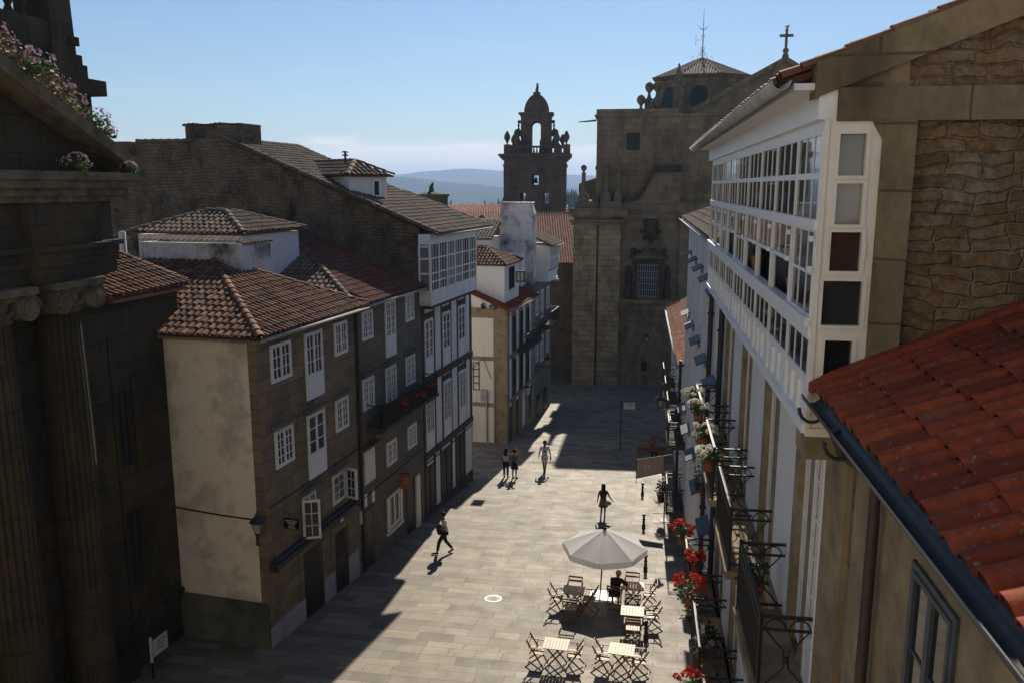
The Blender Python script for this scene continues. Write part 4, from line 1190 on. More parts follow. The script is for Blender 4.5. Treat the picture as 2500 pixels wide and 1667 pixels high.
for i in range(16): m.box(CF, -10 + i * .5, -9.78 + i * .5, .7, .98, -.34, -.18)
m.prism([CF.P(t, -.4, z) for t, z in ((-11, 4.75), (-11, 5.15), (-1.75, .52), (-2.05, .36))], CF.n * 1.55)
m.build('cornice', M['carved'], oc)
tw = MB()
for t1, z0, z1_, g in ((1.6, -1, 2.75, 0), (1.95, 2.75, 3.2, .3), (1.55, 3.2, 3.62, 0), (1.42, 3.62, 3.9, -.05)): tw.box(CF, -2.1 - g, t1, -6.6 - g, -3 + g, z0, z1_)
P_ = [CF.P(t, o, 3.9) for t, o in ((.3, -3.1), (1.25, -3.1), (1.25, -4.3), (.3, -4.3))]; Q_ = [CF.P(t, o, 9) for t, o in ((.3, -3.1), (1.0, -3.1), (1.0, -4.3), (.3, -4.3))]
tw.hexa(P_ + Q_); tw.box(CF, .95, 1.3, -4, -3.0, 4.15, 4.4)
tw.box(CF, -2.1, .35, -6.6, -3.2, 3.9, 4.72); tw.box(CF, -2.1, -1.5, -4.4, -3.1, 4.7, 9); tw.box(CF, -2.1, 1.2, -4.4, -3.1, 6.4, 9)
for t in (-1.1, -.55, -.05): tw.lathe(CF.P(t, -3.7, 4.7), [(.2, 0), (.08, .3), (.26, .7), (.12, 1.2), (.2, 1.7)], 8)
tw.box(CF, .0, .25, -3.02, -2.9, -1, 4.0); tw.box(CF, -.85, -.3, -3.0, -2.94, .8, 3.9)
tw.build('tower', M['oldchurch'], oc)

an = empty('stone_annex', CF.P(-.8, 0, -13.8), 'dark stone annex with small tile roof between church columns and cream wall', 'building')
m = MB(); m.box(CF, -2.42, .85, -5, -.02, -16, -2.95)
for a, b, z0, z1_ in ((-2.42, -2.35, -12, -4), (-1.62, -1.3, -8.0, -5.2)): m.box(CF, a, b, -.02, .05, z0, z1_)
m.box(CF, -2.5, .9, -.02, .08, -12.6, -12.3)
m.build('wall', M['oldchurch'], an)
for a, b, z0, z1_ in ((-2.4, -1.65, -7.66, -5.55), (-2.4, -1.5, -11.08, -9.04)):
    m = MB(); m.box(CF, a, b, -.02, .03, z0, z1_); w = m.build('window', M['dullglass'], an); m = MB()
    for i in range(1, 3): x = a + (b - a) * i / 3; m.box(CF, x - .015, x + .015, .03, .055, z0, z1_)
    for i in range(1, 4): z = z0 + (z1_ - z0) * i / 4; m.box(CF, a, b, .03, .055, z - .015, z + .015)
    m.build('window_bars', M['iron'], w)
m = MB()
tile_slope(m, *slope_pts(CF, .4, -2.85, .36, [(-3.2, .4), (.98, .4), (.95, -2.0), (-3.2, -2.4)]))
ridge_caps(m, CF.P(.95, .3, -2.82), CF.P(.92, -2.0, -2.0), .1); m.box(CF, -2.42, .9, -.02, .3, -3.05, -2.95)
m.build('roof', M['tile'], an)
# ---------------------------------------------------------------- right side: gallery house (n points away from the street, so outward is -1)
hk = empty('gallery_house', RF.P(14, .5, -13), 'house with a long white glazed gallery and rubble gable on the right', 'house')
m = MB()
def kz(o): return 1.1 + .394 * (o - .04)
gableprism(m, RF, 8.15, 8.6, [(.5, -16), (.5, 1.15), (6.2, kz(6.2) - .12), (12, kz(6.2) - 2.4), (12, -16)])
m.build('gable_wall', M['rubble'], hk)
m = MB()
m.box(RF, 8.05, 8.15, .1, 12, .58, .87)
m.prism([RF.P(8.06, o, kz(o) + dz) for o, dz in ((-.1, -.26), (6.3, -.26), (6.3, .05), (-.1, .05))], RF.t * .3)
m.prism([RF.P(8.05, o, z) for o, z in ((.4, .59), (.6, .59), (.6, .4), (.5, .42))], RF.t * .12)
m.prism([RF.P(8.12, o, z) for o, z in ((.0, .87), (.0, 1.06), (.7, kz(.7) - .05), (.7, .87))], RF.t * .3)
m.box(RF, 8.04, 8.16, .5, .78, -16, .58)
m.build('gable_trim', M['trim'], hk)
m = MB(); m.box(RF, 8.6, 20.6, .6, 9, -17, .9)
for a, b in ((9.05, 9.7), (10.95, 12.4), (13.85, 15.56), (17.0, 18.56), (20.3, 20.6)): m.box(RF, a, b, .5, .6, -17, -2.55)
m.build('wall', M['white'], hk)
m = MB()
for a, b in ((9.7, 10.95), (12.4, 13.85), (15.56, 17.0), (18.56, 20.3)):
    m.box(RF, a, a + .3, .485, .6, -17, -2.55); m.box(RF, b - .3, b, .485, .6, -17, -2.55)
    for z in (-3.05, -7.15, -10.85): m.box(RF, a + .3, b - .3, .485, .6, z, z + .5)
m.box(RF, 8.15, 9.05, .44, .5, -17, -2.55)
m.box(RF, 8.1, 20.6, .38, .5, -2.55, -2.33); m.box(RF, 8.1, 20.6, .42, .5, -6.15, -5.9); m.box(RF, 8.1, 20.6, .42, .5, -10.2, -9.95)
m.box(RF, 8.1, 8.6, .02, .5, -2.6, -2.36)
m.build('stone_trim', M['band'], hk)
doors = (10.0, 13.1, 16.3, 19.5)
for i, (a, b) in enumerate(((10.0, 10.65), (12.7, 13.55), (15.86, 16.7), (18.86, 20.0))):
    window(RF, .6, -1, a, b, -5.85, -3.07, hk, 2, 1, 4, .7, name='french_door', proud=.04)
    window(RF, .6, -1, a, b, -9.9, -7.17, hk, 2, 1, 4, .7, name='french_door', proud=.04)
window(RF, .5, -1, 9.1, 9.66, -5.85, -2.75, hk, 1, 2, 5, .6, name='french_door', proud=.04)
for i, t in enumerate((9.2, 12.47, 15.51, 18.75)):
    balcony(RF, .485, -1, t, t + 2.04, -5.86, .6, hk, 1.0)
    balcony(RF, .485, -1, t - .1, t + 1.95, -9.95, .72, hk, 1.02)
for t in (9.5, 12.6, 15.7, 18.9):
    m = MB(); m.box(RF, t, t + 1.2, .44, .5, -16, -10.9); m.build('door', M['darkdoor'], hk)
m = MB()
tile_slope(m, *slope_pts(RF, -.33, .97, .394, [(8.22, -.33), (20.8, -.33), (20.8, 6.2), (8.22, 6.2)], 't', 1), seg=4)
ridge_caps(m, RF.P(8.16, -.2, 1.02), RF.P(8.16, 6.2, kz(6.2) + .03), .07)
m.build('roof', M['tile'], hk)
gutter(RF, 7.95, 21, -.42, .93, hk, 'zinc', .09)
m = MB(); m.box(RF, 8.12, 20.6, -.28, .5, .86, .92); m.box(RF, 8.1, 20.6, -.06, .5, .6, .86); m.build('fascia', M['paint'], hk)
# glazed gallery
T0, T1, nb = 8.1, 20.2, 9
ts = [T0 + .0, 9.33, 10.7, 12.02, 13.42, 14.85, 16.22, 17.5, 18.85, T1]
m = MB()
def gb(a, b, o0, o1, z0, z1_): m.box(RF, a, b, o0, o1, z0, z1_)
gb(T0, T1, 0, .06, .47, .6); gb(T0, T1, .0, .06, .07, .13); gb(T0, T1, -.03, .06, -.40, -.30); gb(T0, T1, -.03, .06, -1.42, -1.24); gb(T0, T1, -.06, .06, -1.3, -1.22)
gb(T0, T1, 0, .06, -1.86, -1.79); gb(T0, T1, .02, .06, -2.24, -1.86); gb(T0, T1, -.03, .1, -2.34, -2.24)
for i, t in enumerate(ts):
    w = .04 if 0 < i < nb else .07
    a = t - w if 0 < i else t; gb(a, t + w if i < nb else t, -.006, .05, -2.24, .5)
for i in range(nb):
    a, b = ts[i] + .05, ts[i + 1] - .05
    for k in (1, 2):
        x = a + (b - a) * k / 3
        gb(x - .01, x + .01, .004, .02, .13, .47); gb(x - .01, x + .01, .004, .02, -.30, .07); gb(x - .01, x + .01, .004, .02, -1.79, -1.42); gb(x - .016, x + .016, -.012, .02, -2.2, -1.88)
    gb(a, b, -.012, .03, .38, .41) if i < 0 else None
ga = m.build('gallery', M['paint'], hk)
# end of the gallery, facing the camera
m = MB()
rws = ((.1, .47, .14, .37), (-.34, .03, .14, .37), (-.77, -.41, .12, .39), (-1.28, -.86, .08, .43), (-1.79, -1.42, .13, .38))
edges = [.6] + [q for r in rws for q in (r[1], r[0])] + [-2.34]
for z1_, z0 in zip(edges[::2], edges[1::2]): m.box(RF, 8.085, 8.16, .0, .5, z0, z1_)
for z0, z1_, a, b in rws:
    m.box(RF, 8.085, 8.16, .0, a, z0, z1_); m.box(RF, 8.085, 8.16, b, .5, z0, z1_)
    for x0, x1, y0, y1 in ((a - .035, a, z0 - .03, z1_ + .03), (b, b + .035, z0 - .03, z1_ + .03), (a, b, z0 - .03, z0), (a, b, z1_, z1_ + .03)): m.box(RF, 8.072, 8.085, x0, x1, y0, y1)
m.box(RF, 8.065, 8.085, .0, .04, -2.34, .6); m.box(RF, 8.06, 8.085, .0, .5, -2.36, -2.28)
m.box(RF, 8.06, 8.072, .09, .1, -.66, -.5); m.box(RF, 8.06, 8.072, .42, .43, -.66, -.5)
m.build('end_frame', M['paintwarm'], ga)
for j, (z0, z1_, a, b) in enumerate(rws):
    m = MB(); m.box(RF, 8.135, 8.15, a, b, z0, z1_); m.build('pane', M['curtain' if j < 2 else 'glass'], ga)
for i in range(nb):
    a, b = ts[i] + .04, ts[i + 1] - .04
    for z0, z1_ in ((.12, .48), (-.31, .075), (-1.79, -1.42)):
        m = MB()
        for k in range(3):
            x0, x1 = a + (b - a) * k / 3, a + (b - a) * (k + 1) / 3; m.box(RF, x0, x1, .012, .03, z0, z1_)
        m.build('pane', M['glass'], ga)
    # casement: shut, half raised or standing open
    f = MB(); g = MB(); st = (0, 2, 1, 1, 0, 2, 0, 1, 0)[i]
    for s0, s1 in ((a, a + .05), (b - .05, b)): f.box(RF, s0, s1, -.012, .03, -1.25, -.38)
    lo = -.8 if st else -1.25
    f.box(RF, a + .05, b - .05, -.01, .02, lo, lo + .045); f.box(RF, a + .05, b - .05, -.01, .02, -.42, -.38)
    for k in (1, 2): x = a + (b - a) * k / 3; f.box(RF, x - .01, x + .01, 0.0, .015, lo, -.38)
    if st == 0: f.box(RF, a + .05, b - .05, 0, .015, -.83, -.8)
    g.box(RF, a + .05, b - .05, .008, .02, lo, -.38)
    for z in (-.5, -.78): f.box(RF, ts[i] - .02, ts[i] + .02, -.07, -.035, z, z + .05)
    c = f.build('casement', M['paint'], ga); g.build('pane', M['glass'], c)
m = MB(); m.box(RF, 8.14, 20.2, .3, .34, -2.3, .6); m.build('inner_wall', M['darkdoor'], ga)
for i, t in enumerate((9.85, 13.0)):
    p = empty('potted_plant', RF.P(t, .16, -1.22), ['orange pot with small plant inside the open gallery bay', 'potted plant behind the open sash further along the gallery'][i], 'plant', 'plants inside the gallery')
    q = MB(); q.lathe(RF.P(t, .14, -1.22), [(.07, 0), (.1, .18), (.11, .2)], 12); q.build('pot', M['terracotta'], p); q = MB(); leaves(q, RF.P(t, .14, -.95), .1, .1, .12, 40, .05); q.build('foliage', M['leafdark'], p)

# ---------------------------------------------------------------- plain white house beyond it
hl = empty('white_house', RF.P(28, .6, -14.5), 'plain bluish white house with dark window hoods beyond the gallery', 'house')
m = MB(); m.box(RF, 20.62, 37.4, .5, 8, -19, -1.35); m.build('wall', M['white'], hl)
m = MB()
tile_slope(m, *slope_pts(RF, .2, -1.32, .36, [(20.9, .2), (37.8, .2), (37.8, 6), (20.9, 6)], 't', 1), seg=3); m.build('roof', M['tilegrey'], hl)
gutter(RF, 20.9, 37.9, .13, -1.36, hl); downpipe(RF, 23.6, .4, -14, -2, hl, 'pipe', .07); downpipe(RF, 20.75, .42, -14, -2.4, hl, 'darkzinc', .07); downpipe(RF, 36.6, .3, -16, -7.5, hl, 'darkzinc', .07)
for row, (z0, z1_) in enumerate(((-4.6, -2.85), (-7.3, -5.35), (-11.5, -9.45))):
    for i, t in enumerate((22.0, 25.2, 28.4, 31.6, 34.8)):
        window(RF, .5, -1, t, t + .95, z0, z1_, hl, 2, 1, 2, proud=.04, glass='curtain')
        h = MB(); o = .5
        P0 = RF.P(t - .15, o, z1_ + .22); Q0 = RF.P(t + 1.1, o, z1_ + .22); d = RF.n * -.34 - ZUP * .16
        h.hexa([P0, Q0, Q0 + d, P0 + d, P0 + ZUP * .04, Q0 + ZUP * .04, Q0 + d + ZUP * .04, P0 + d + ZUP * .04])
        h.build('window_hood', M['darkzinc'], hl)
m = MB(); m.box(RF, 20.62, 37.4, .46, .5, -19, -13.2)
m.build('stone_base', M['band'], hl)
for t in (24, 29, 34):
    m = MB(); m.box(RF, t, t + 1.1, .43, .46, -17, -13.3); m.build('door', M['darkdoor'], hl)
for t, z in ((34.3, -9.75), (33.5, -12.4)):
    balcony(RF, .5, -1, t, t + 2.0, z - .9, .7, hl, .95, 'darkstone', True)

h6 = empty('low_house', RF.P(46, .8, -16), 'low house with pinkish red tile roof and balconies near the square', 'house')
m = MB(); m.box(RF, 37.45, 57, .72, 8, -22, -8.1); m.build('wall', M['white'], h6)
m = MB()
tile_slope(m, *slope_pts(RF, .28, -7.95, .42, [(37.4, .28), (57.3, .28), (57.3, 6), (37.4, 6)], 't', 1), seg=3)
m.build('roof', M['tilebright'], h6)
gutter(RF, 37.4, 57.3, .2, -7.98, h6)
for i, t in enumerate((38.6, 42.4, 46.2, 50.0, 53.8)):
    window(RF, .72, -1, t, t + 1.1, -11.6, -9.1, h6, 2, 1, 3, .6, name='french_door')
    if i < 4: balcony(RF, .72, -1, t - .4, t + 1.5, -11.65, .7, h6, .95, 'darkstone', True)
for t in (39, 44, 49):
    m = MB(); m.box(RF, t, t + 1.3, .69, .72, -20, -13.2); m.build('door', M['darkdoor'], h6)

# ---------------------------------------------------------------- house at the right edge, roof just below the camera
hm_ = empty('tiled_house', RF.P(5, .5, -13), 'stone house with bright red tile roof in the right foreground', 'house')
m = MB(); m.box(RF, -3, 8.04, .5, 6, -15, -2.05)
m.box(RF, -3, 8.02, .44, .5, -2.28, -2.08)
m.build('wall', M['band'], hm_)
m = MB(); m.box(RF, -3, 8.05, .12, .5, -2.1, -2.03); m.build('eaves', M['band'], hm_)
m = MB()
tile_slope(m, *slope_pts(RF, .1, -1.9, .44, [(-2, .1), (7.98, .1), (7.98, 4.5), (-2, 4.5)], 't', 1), pitch=.225, exp=.4, r=.1, seg=6, jit=.015)
m.prism([RF.P(7.9, o, z) for o, z in ((.0, -1.9), (.25, -1.78), (4.5, .1), (4.5, .2), (.2, -1.7), (.0, -1.82))], RF.t * .14)
m.build('roof', M['tilered'], hm_)
gutter(RF, -2, 8.02, .03, -1.93, hm_, 'darkzinc', .095)
for t in (8.0, 6.9): 
    m = MB(); m.tube([RF.P(t - .05, .03 + .12 * math.cos(a), -2.05 + .14 * math.sin(a)) for a in [PI + PI * k / 8 for k in range(9)]], .018, 5); m.build('gutter_bracket', M['darkzinc'], hm_)
m = MB(); m.tube([RF.P(7.05, .03, -2.0), RF.P(7.05, .1, -2.2), RF.P(7.08, .4, -2.42), RF.P(7.08, .41, -2.8), RF.P(7.08, .41, -14)], .05, 10); m.build('drainpipe', M['pipe'], hm_)
window(RF, .5, -1, 5.35, 6.25, -4.7, -2.75, hm_, 2, 1, 3, 0, mat='bluepaint', proud=.03, fw=.06)
window(RF, .5, -1, 2.4, 3.3, -4.7, -2.75, hm_, 2, 1, 3, 0, mat='bluepaint', proud=.03, fw=.06)

# ---------------------------------------------------------------- unseen house front added behind the camera to bounce sunlight up the street
NF = Frame(0, -.45, 92)
hn = empty('bounce_front', (-6, -1, -12), 'unseen cream house front added behind the camera to bounce light onto the facing walls', 'house')
m = MB(); m.box(NF, -18, 1.35, .05, 9, -5.2, 7.5); m.build('wall', M['cream2'], hn)
m = MB(); m.box(NF, -18, 1.38, 0, 9, -14.5, -5.2); m.build('stone_base', M['granite2'], hn)  # darker stone below, so less bounced light reaches the lower street
m = MB()
for z in (-8.2, -4.4, -.6, 3.4): m.box(NF, -18, 1.4, -.03, .05, z, z + .22)
m.box(NF, -18.3, 1.6, -.4, .05, 7.5, 7.75); m.build('string_course', M['band'], hn)
for z in (-11.5, -7.6, -3.8, 4.0):
    for t in (-15, -11.5, -8, -4.5, -1): window(NF, .05, -1, t, t + 1.1, z, z + 2.0, hn, 2, 1, 3)
# ---------------------------------------------------------------- street furniture
def build_local(mb, name, mat, parent):
    """like MB.build but the vertices are already in the parent's own space"""
    org = worigin(parent)
    mb.v = [tuple(V(p) + org) for p in mb.v]
    return mb.build(name, mat, parent)


def table_proto():
    r = empty('folding_table', (0, 0, 0), 'x', 'table', 'folding slatted cafe tables')
    m = MB()
    for i in range(8): x = -.365 + i * .092; m.cbox((x + .04, 0, .7), .041, .31, .011)
    for y in (-.25, .25): m.cbox((0, y, .678), .35, .022, .012)
    build_local(m, 'tabletop', M['woodtop'], r)
    for y in (-.2, .2):
        for s in (-1, 1):
            m = MB(); yy = y + s * .018
            m.bar((s * -.27, yy, .67), (s * .3, yy, .0), .042, .022, (0, 1, 0)); build_local(m, 'leg', M['wood'], r)
    m = MB()
    for s in (-1, 1): m.bar((s * .2, -.22, .12), (s * .2, .22, .12), .03, .02); m.bar((s * .22, -.24, .62), (s * .22, .24, .62), .03, .02)
    build_local(m, 'stretcher', M['wood'], r)
    return r


def chair_proto():
    r = empty('folding_chair', (0, 0, 0), 'x', 'chair', 'folding slatted wooden armchairs of the cafe')
    for s in (-1, 1):
        m = MB(); m.bar((s * .235, -.26, .88), (s * .235, .27, 0), .04, .022, (1, 0, 0)); build_local(m, 'leg', M['wood'], r)
        m = MB(); m.bar((s * .205, .2, .44), (s * .205, -.3, 0), .038, .022, (1, 0, 0)); build_local(m, 'leg', M['wood'], r)
        m = MB(); m.bar((s * .25, -.2, .68), (s * .25, .2, .66), .05, .02); m.bar((s * .25, .0, .655), (s * .245, -.05, .47), .028, .02, (1, 0, 0)); build_local(m, 'armrest', M['wood'], r)
    m = MB()
    for i in range(6): x = -.18 + i * .072; m.cbox((x, .02, .455), .027, .2, .009)
    for y in (-.16, .02, .2): m.cbox((0, y, .44), .2, .018, .012)
    build_local(m, 'seat', M['woodtop'], r)
    m = MB(); m.bar((-.24, -.25, .86), (.24, -.25, .86), .05, .02, (0, 1, 0)); m.bar((-.24, -.205, .74), (.24, -.205, .74), .06, .02, (0, 1, 0))
    build_local(m, 'backrest', M['wood'], r)
    m = MB(); m.bar((-.2, -.26, .05), (.2, -.26, .05), .028, .02); m.bar((-.23, .23, .06), (.23, .23, .06), .028, .02); build_local(m, 'stretcher', M['wood'], r)
    return r


def place(proto, used, x, y, az, label, dz=0.0):
    o = proto if not used else copy_tree(proto)
    o.location = (x, y, gz(x, y) + dz); o.rotation_euler = (0.08 * -math.cos(R(az)) * 0, 0, -R(az)); o['label'] = label
    return o


TB = table_proto(); CH = chair_proto()
tabs = [(1.29, 22.23, 12, 'sunlit slatted table at the front left of the cafe group'), (3.16, 21.9, 14, 'sunlit slatted table at the front right of the cafe group'),
        (2.09, 26.13, 12, 'slatted table wholly in shade left of the parasol pole'), (4.16, 26.5, 10, 'half shaded table where the seated woman leans'),
        (3.84, 24.48, 10, 'sunlit slatted table beside the bollard, just right of the parasol shadow')]
for i, (x, y, a, l) in enumerate(tabs): place(TB, i, x, y, a, l)
chs = [(.72, 22.31, 103, 'folding chair left of the front left table'), (1.84, 22.1, -77, 'folding chair right of the front left table'),
       (2.6, 21.96, 104, 'folding chair left of the front right table'), (3.66, 21.74, -76, 'folding chair right of the front right table'),
       (1.49, 26.09, 103, 'folding chair left of the shaded table'), (2.62, 25.97, -72, 'folding chair between shaded table and parasol pole'),
       (2.16, 26.62, 192, 'folding chair behind the shaded table, only its back showing'), (1.92, 25.3, 12, 'folding chair in front of the shaded table with its back to us'),
       (3.5, 26.35, 8, 'folding chair the woman in black sits on'), (4.72, 26.45, -80, 'folding chair right of the half shaded table'),
       (4.2, 27.0, 190, 'folding chair behind the half shaded table'), (3.95, 25.1, 188, 'folding chair behind the sunlit table beside the bollard'),
       (3.76, 23.82, 10, 'folding chair with its back to us in front of the table beside the bollard'), (4.55, 24.7, -84, 'folding chair right of the sunlit table beside the bollard')]
for i, (x, y, a, l) in enumerate(chs): place(CH, i, x, y, a, l)

# parasol
px_, py_ = 3.1, 27.2; pz_ = gz(px_, py_)
pr = empty('parasol', (px_, py_, pz_), 'big white octagonal cafe parasol standing open in the sun', 'parasol')
hub = V((px_ + .16, py_ + .3, pz_ + 2.4))
m = MB(); m.tube([V((px_, py_, pz_)), hub], .026, 10); m.build('pole', M['pipe'], pr)
m = MB(); m.box(Frame(px_ + .1, py_ + .0, 12), -.36, .36, -.45, .45, pz_ - .12, pz_ + .05); m.build('base', M['signwhite'], pr)
m = MB(); rim = []; a0 = R(32); CR = 1.5; nseg = 6
for k in range(8):
    for j in range(nseg):
        f = j / nseg; a = a0 + (k + f) * PI / 4
        r = CR * math.cos(PI / 8) / math.cos((f - .5) * PI / 4)
        sag = .05 * math.sin(PI * f)
        rim.append((a, r - .05 * math.sin(PI * f), sag, f))
n = len(rim); rows = 6; q = []
for i in range(rows + 1):
    g = i / rows
    for (a, r, sag, f) in rim:
        q.append(hub + V((math.cos(a) * r * g, math.sin(a) * r * g, -.02 - .62 * g ** 1.12 - sag * g * (1.3 - g) * .8)))
for (a, r, sag, f) in rim:
    q.append(hub + V((math.cos(a) * r * 1.005, math.sin(a) * r * 1.005, -.64 - sag * .3 - .17 - .05 * math.sin(PI * f) ** .5)))
fs = [(i * n + k, i * n + (k + 1) % n, (i + 1) * n + (k + 1) % n, (i + 1) * n + k) for i in range(rows) for k in range(n)]
m.add(q[:(rows + 1) * n], fs, .5, False)
m.add(q[rows * n:], [(k, (k + 1) % n, n + (k + 1) % n, n + k) for k in range(n) if k % nseg != nseg - 1 or True], .5, False)
m.build('canopy', M['canvas'], pr)
m = MB()
for k in range(8):
    a = a0 + k * PI / 4; e = hub + V((math.cos(a) * CR, math.sin(a) * CR, -.67)); m.tube([hub + V((0, 0, -.07)), e], .012, 5)
    m.tube([hub + (V((px_, py_, pz_)) - hub) * .3, (hub + e) / 2 + V((0, 0, -.05))], .01, 4)
m.build('ribs', M['pipe'], pr)
m = MB(); m.lathe(hub, [(.06, -.03), (.06, .03), (.03, .07), (.0, .08)], 8); m.build('finial', M['darkzinc'], pr)

# bollards
bo = None
for i, (x, y, l) in enumerate([(6.54, 39.6, 'iron bollard farthest up the street, under the canvas sign'), (5.81, 34.6, 'iron bollard behind the parasol, next to the walking woman'),
                               (5.09, 29.6, 'iron bollard hidden at its top by the parasol edge'), (4.19, 23.9, 'iron bollard standing between the cafe chairs')]):
    z = gz(x, y)
    if bo is None:
        bo = empty('bollard', (0, 0, 0), l, 'bollard', 'black iron bollards along the right side')
        m = MB(); m.lathe((0, 0, 0), [(.1, 0), (.1, .05), (.085, .07), (.085, .12), (.1, .14), (.1, .2), (.072, .24), (.064, .5), (.075, .52), (.085, .55), (.075, .58), (.062, .6), (.06, .78), (.07, .8), (.1, .82), (.105, .86), (.09, .89)], 16); build_local(m, 'post', M['black'], bo)
        m = MB(); m.lathe((0, 0, .885), [(.085, 0), (.07, .03), (.035, .045), (.001, .05)], 14); build_local(m, 'cap', M['chrome'], bo); c = bo
    else: c = copy_tree(bo)
    c.location = (x, y, z - .01); c.scale = (.85, .85, .72); c['label'] = l

# manhole covers
for (x, y, r, l) in ((-.66, 27.02, .31, 'round cast iron cover in the middle of the sunlit paving'), (2.98, 47.9, .4, 'round cover at the edge of the church shadow, right of the man in white')):
    m = MB(); c = V((x, y, gz(x, y) + .006)); tl = lambda p: V((p[0], p[1], p[2] - GB * (p[1] - y)))
    for (ra, rb) in ((0, .12), (.2, .34), (.42, .56), (.64, .76), (.86, 1)):
        k = 28; m.lathe(c, [(max(ra * r, 1e-4), 0), (rb * r, 0), (rb * r, -.02)], k, False)
    m.v = [tuple(tl(p)) for p in m.v]
    o = m.build('manhole_cover', M['castiron']); tag(o, l, 'manhole cover', 'round covers set in the paving')

# lanterns
lantern('wall_lantern', LF, -.5, .05, -9.98, 0, -.32, 'dark old lantern hanging off the corner of the cream walled house', .44)
lantern('wall_lantern', RF, 36, -.55, -9.5, 36, .5, 'lantern with sunlit top on the right side, near the signpost', .42)
lantern('wall_lantern', FF, -.7, 6.72, -13.75, 0, 6.72, 'small lantern on the church wall under the carved window', .5)
lantern('wall_lantern', HF, 8.7, .85, -12.75, 8.7, -.05, 'lantern on the tall house beyond the white corner house', .5)
wl = empty('wall_lamp', HF.P(4.4, .3, -13.9), 'pale modern wall lamp on the white corner house', 'lamp')
m = MB(); m.lathe(HF.P(4.4, .32, -13.95), [(.1, 0), (.17, .08), (.2, .5), (.16, .55)], 10); m.build('lamp_shade', M['signwhite'], wl); m = MB(); m.tube([HF.P(4.4, .04, -13.5), HF.P(4.4, .32, -13.42)], .03, 6); m.lathe(HF.P(4.4, .32, -13.42), [(.2, 0), (.1, .08), (.01, .12)], 10); m.build('bracket', M['iron'], wl)

# signs
sg = empty('hanging_sign', LF.P(1.0, .3, -10.4), 'small black hanging sign with white bar lettering', 'sign')
m = MB(); m.box(LF, .985, 1.005, .0, .53, -10.42, -10.1); m.build('board', M['black'], sg)
m = MB(); m.bar(LF.P(.995, -.02, -10.08), LF.P(.995, .56, -10.08), .02); m.bar(LF.P(.995, 0, -9.85), LF.P(.995, .5, -10.08), .012); m.build('bracket', M['iron'], sg)
for j, (s, h, z) in enumerate((('BAR POLO', .085, -10.155), ('NORTE', .085, -10.235), ('CENAS Y', .055, -10.31), ('COMIDAS', .055, -10.375))):
    text_mesh(s, LF.P(.98, .26, z), LF.n, ZUP, h, 'lettering', sg)
sg = empty('blade_sign', LF.P(9.9, .35, -12.3), 'square orange brown sign sticking out over the shop door', 'sign')
m = MB(); m.box(LF, 9.88, 9.92, .08, .56, -12.34, -11.7); m.build('board', M['orangesign'], sg)
m = MB(); m.bar(LF.P(9.9, 0, -11.66), LF.P(9.9, .58, -11.66), .03); m.build('bracket', M['iron'], sg)
m = MB(); c = LF.P(9.865, .32, -12.0); m.tube([c + LF.n * x + ZUP * z for x, z in ((-.1, -.1), (-.02, .0), (.02, .12), (.05, 0), (.1, -.08))], .014, 4); m.tube([c + LF.n * -.1 + ZUP * .14, c + LF.n * .12 + ZUP * .14], .012, 4); m.build('emblem', M['signwhite'], sg)
sg = empty('canvas_sign', RF.P(36.2, -.9, -12.9), 'slanting beige canvas sign with white mark, hung over the street', 'sign')
A, B, C_, D = RF.P(36.4, -1.5, -12.12), RF.P(36.4, -.3, -11.85), RF.P(36.1, -.3, -12.5), RF.P(36.1, -1.5, -12.86)
m = MB(); m.prism([A, B, C_, D], RF.t * .03); m.build('banner', M['beige'], sg)
m = MB(); m.bar(A + ZUP * .02, RF.P(36.4, .5, -11.68), .03); m.bar(D, RF.P(36.1, .5, -12.3), .03); m.bar(A, D, .025); m.tube([D, D - ZUP * .25], .015, 4); m.build('bracket', M['iron'], sg)
nn = (B - A).normalized(); dd_ = (A - D).normalized(); c0 = (A + B + C_ + D) / 4 - RF.t * .035
m = MB()
for x, y, l, w in ((-.24, .06, .16, .04), (-.245, -.1, .04, .045)): m.bar(c0 + nn * x + dd_ * (y - l / 2), c0 + nn * x + dd_ * (y + l / 2), w, .006, RF.t)
m.prism([c0 + nn * x + dd_ * y for x, y in ((-.15, .02), (-.02, .09), (-.0, -.04))], RF.t * -.006); m.build('emblem', M['lettering'], sg)
def post_sign(base, h, label, plate, pole_mat, lines):
    sg = empty('signpost', base, label, 'sign')
    m = MB(); m.tube([base - ZUP * .1, base + ZUP * (h - .75)], .03, 8); m.build('pole', M['black'], sg)
    m = MB(); m.tube([base + ZUP * (h - .75), base + ZUP * h], .045, 8); m.build('sleeve', M[pole_mat], sg)
    O, xd, w, hh = plate
    m = MB(); nd = V(xd).cross(ZUP).normalized(); m.prism([O, O + V(xd) * w, O + V(xd) * w + ZUP * hh, O + ZUP * hh], nd * .025); m.build('plate', M['signwhite'], sg)
    m = MB()
    for i in range(lines):
        z = hh * (.75 - .22 * i); m.prism([O + V(xd) * w * .25 + ZUP * z + nd * .03, O + V(xd) * w * (.85 - .1 * i) + ZUP * z + nd * .03, O + V(xd) * w * (.85 - .1 * i) + ZUP * (z + hh * .07) + nd * .03, O + V(xd) * w * .25 + ZUP * (z + hh * .07) + nd * .03], nd * .003)
    m.build('printed_lines', M['greylet'], sg)
b = LF.P(-2.65, -2.2, 0); b.z = gz(b.x, b.y)
post_sign(b, -12.45 - b.z, 'white street sign on a post in the dark corner below the cream wall', (LF.P(-2.58, -2.2, -13.08), LF.t, .6, .5), 'signwhite', 3)
b = V((6.69, 49.37, gz(0, 49.37))); post_sign(b, 3.2, 'signpost standing in the church shadow of the square', (V((6.85, 49.37, -13.36)), V((1, 0, 0)), .68, .42), 'darkzinc', 2)

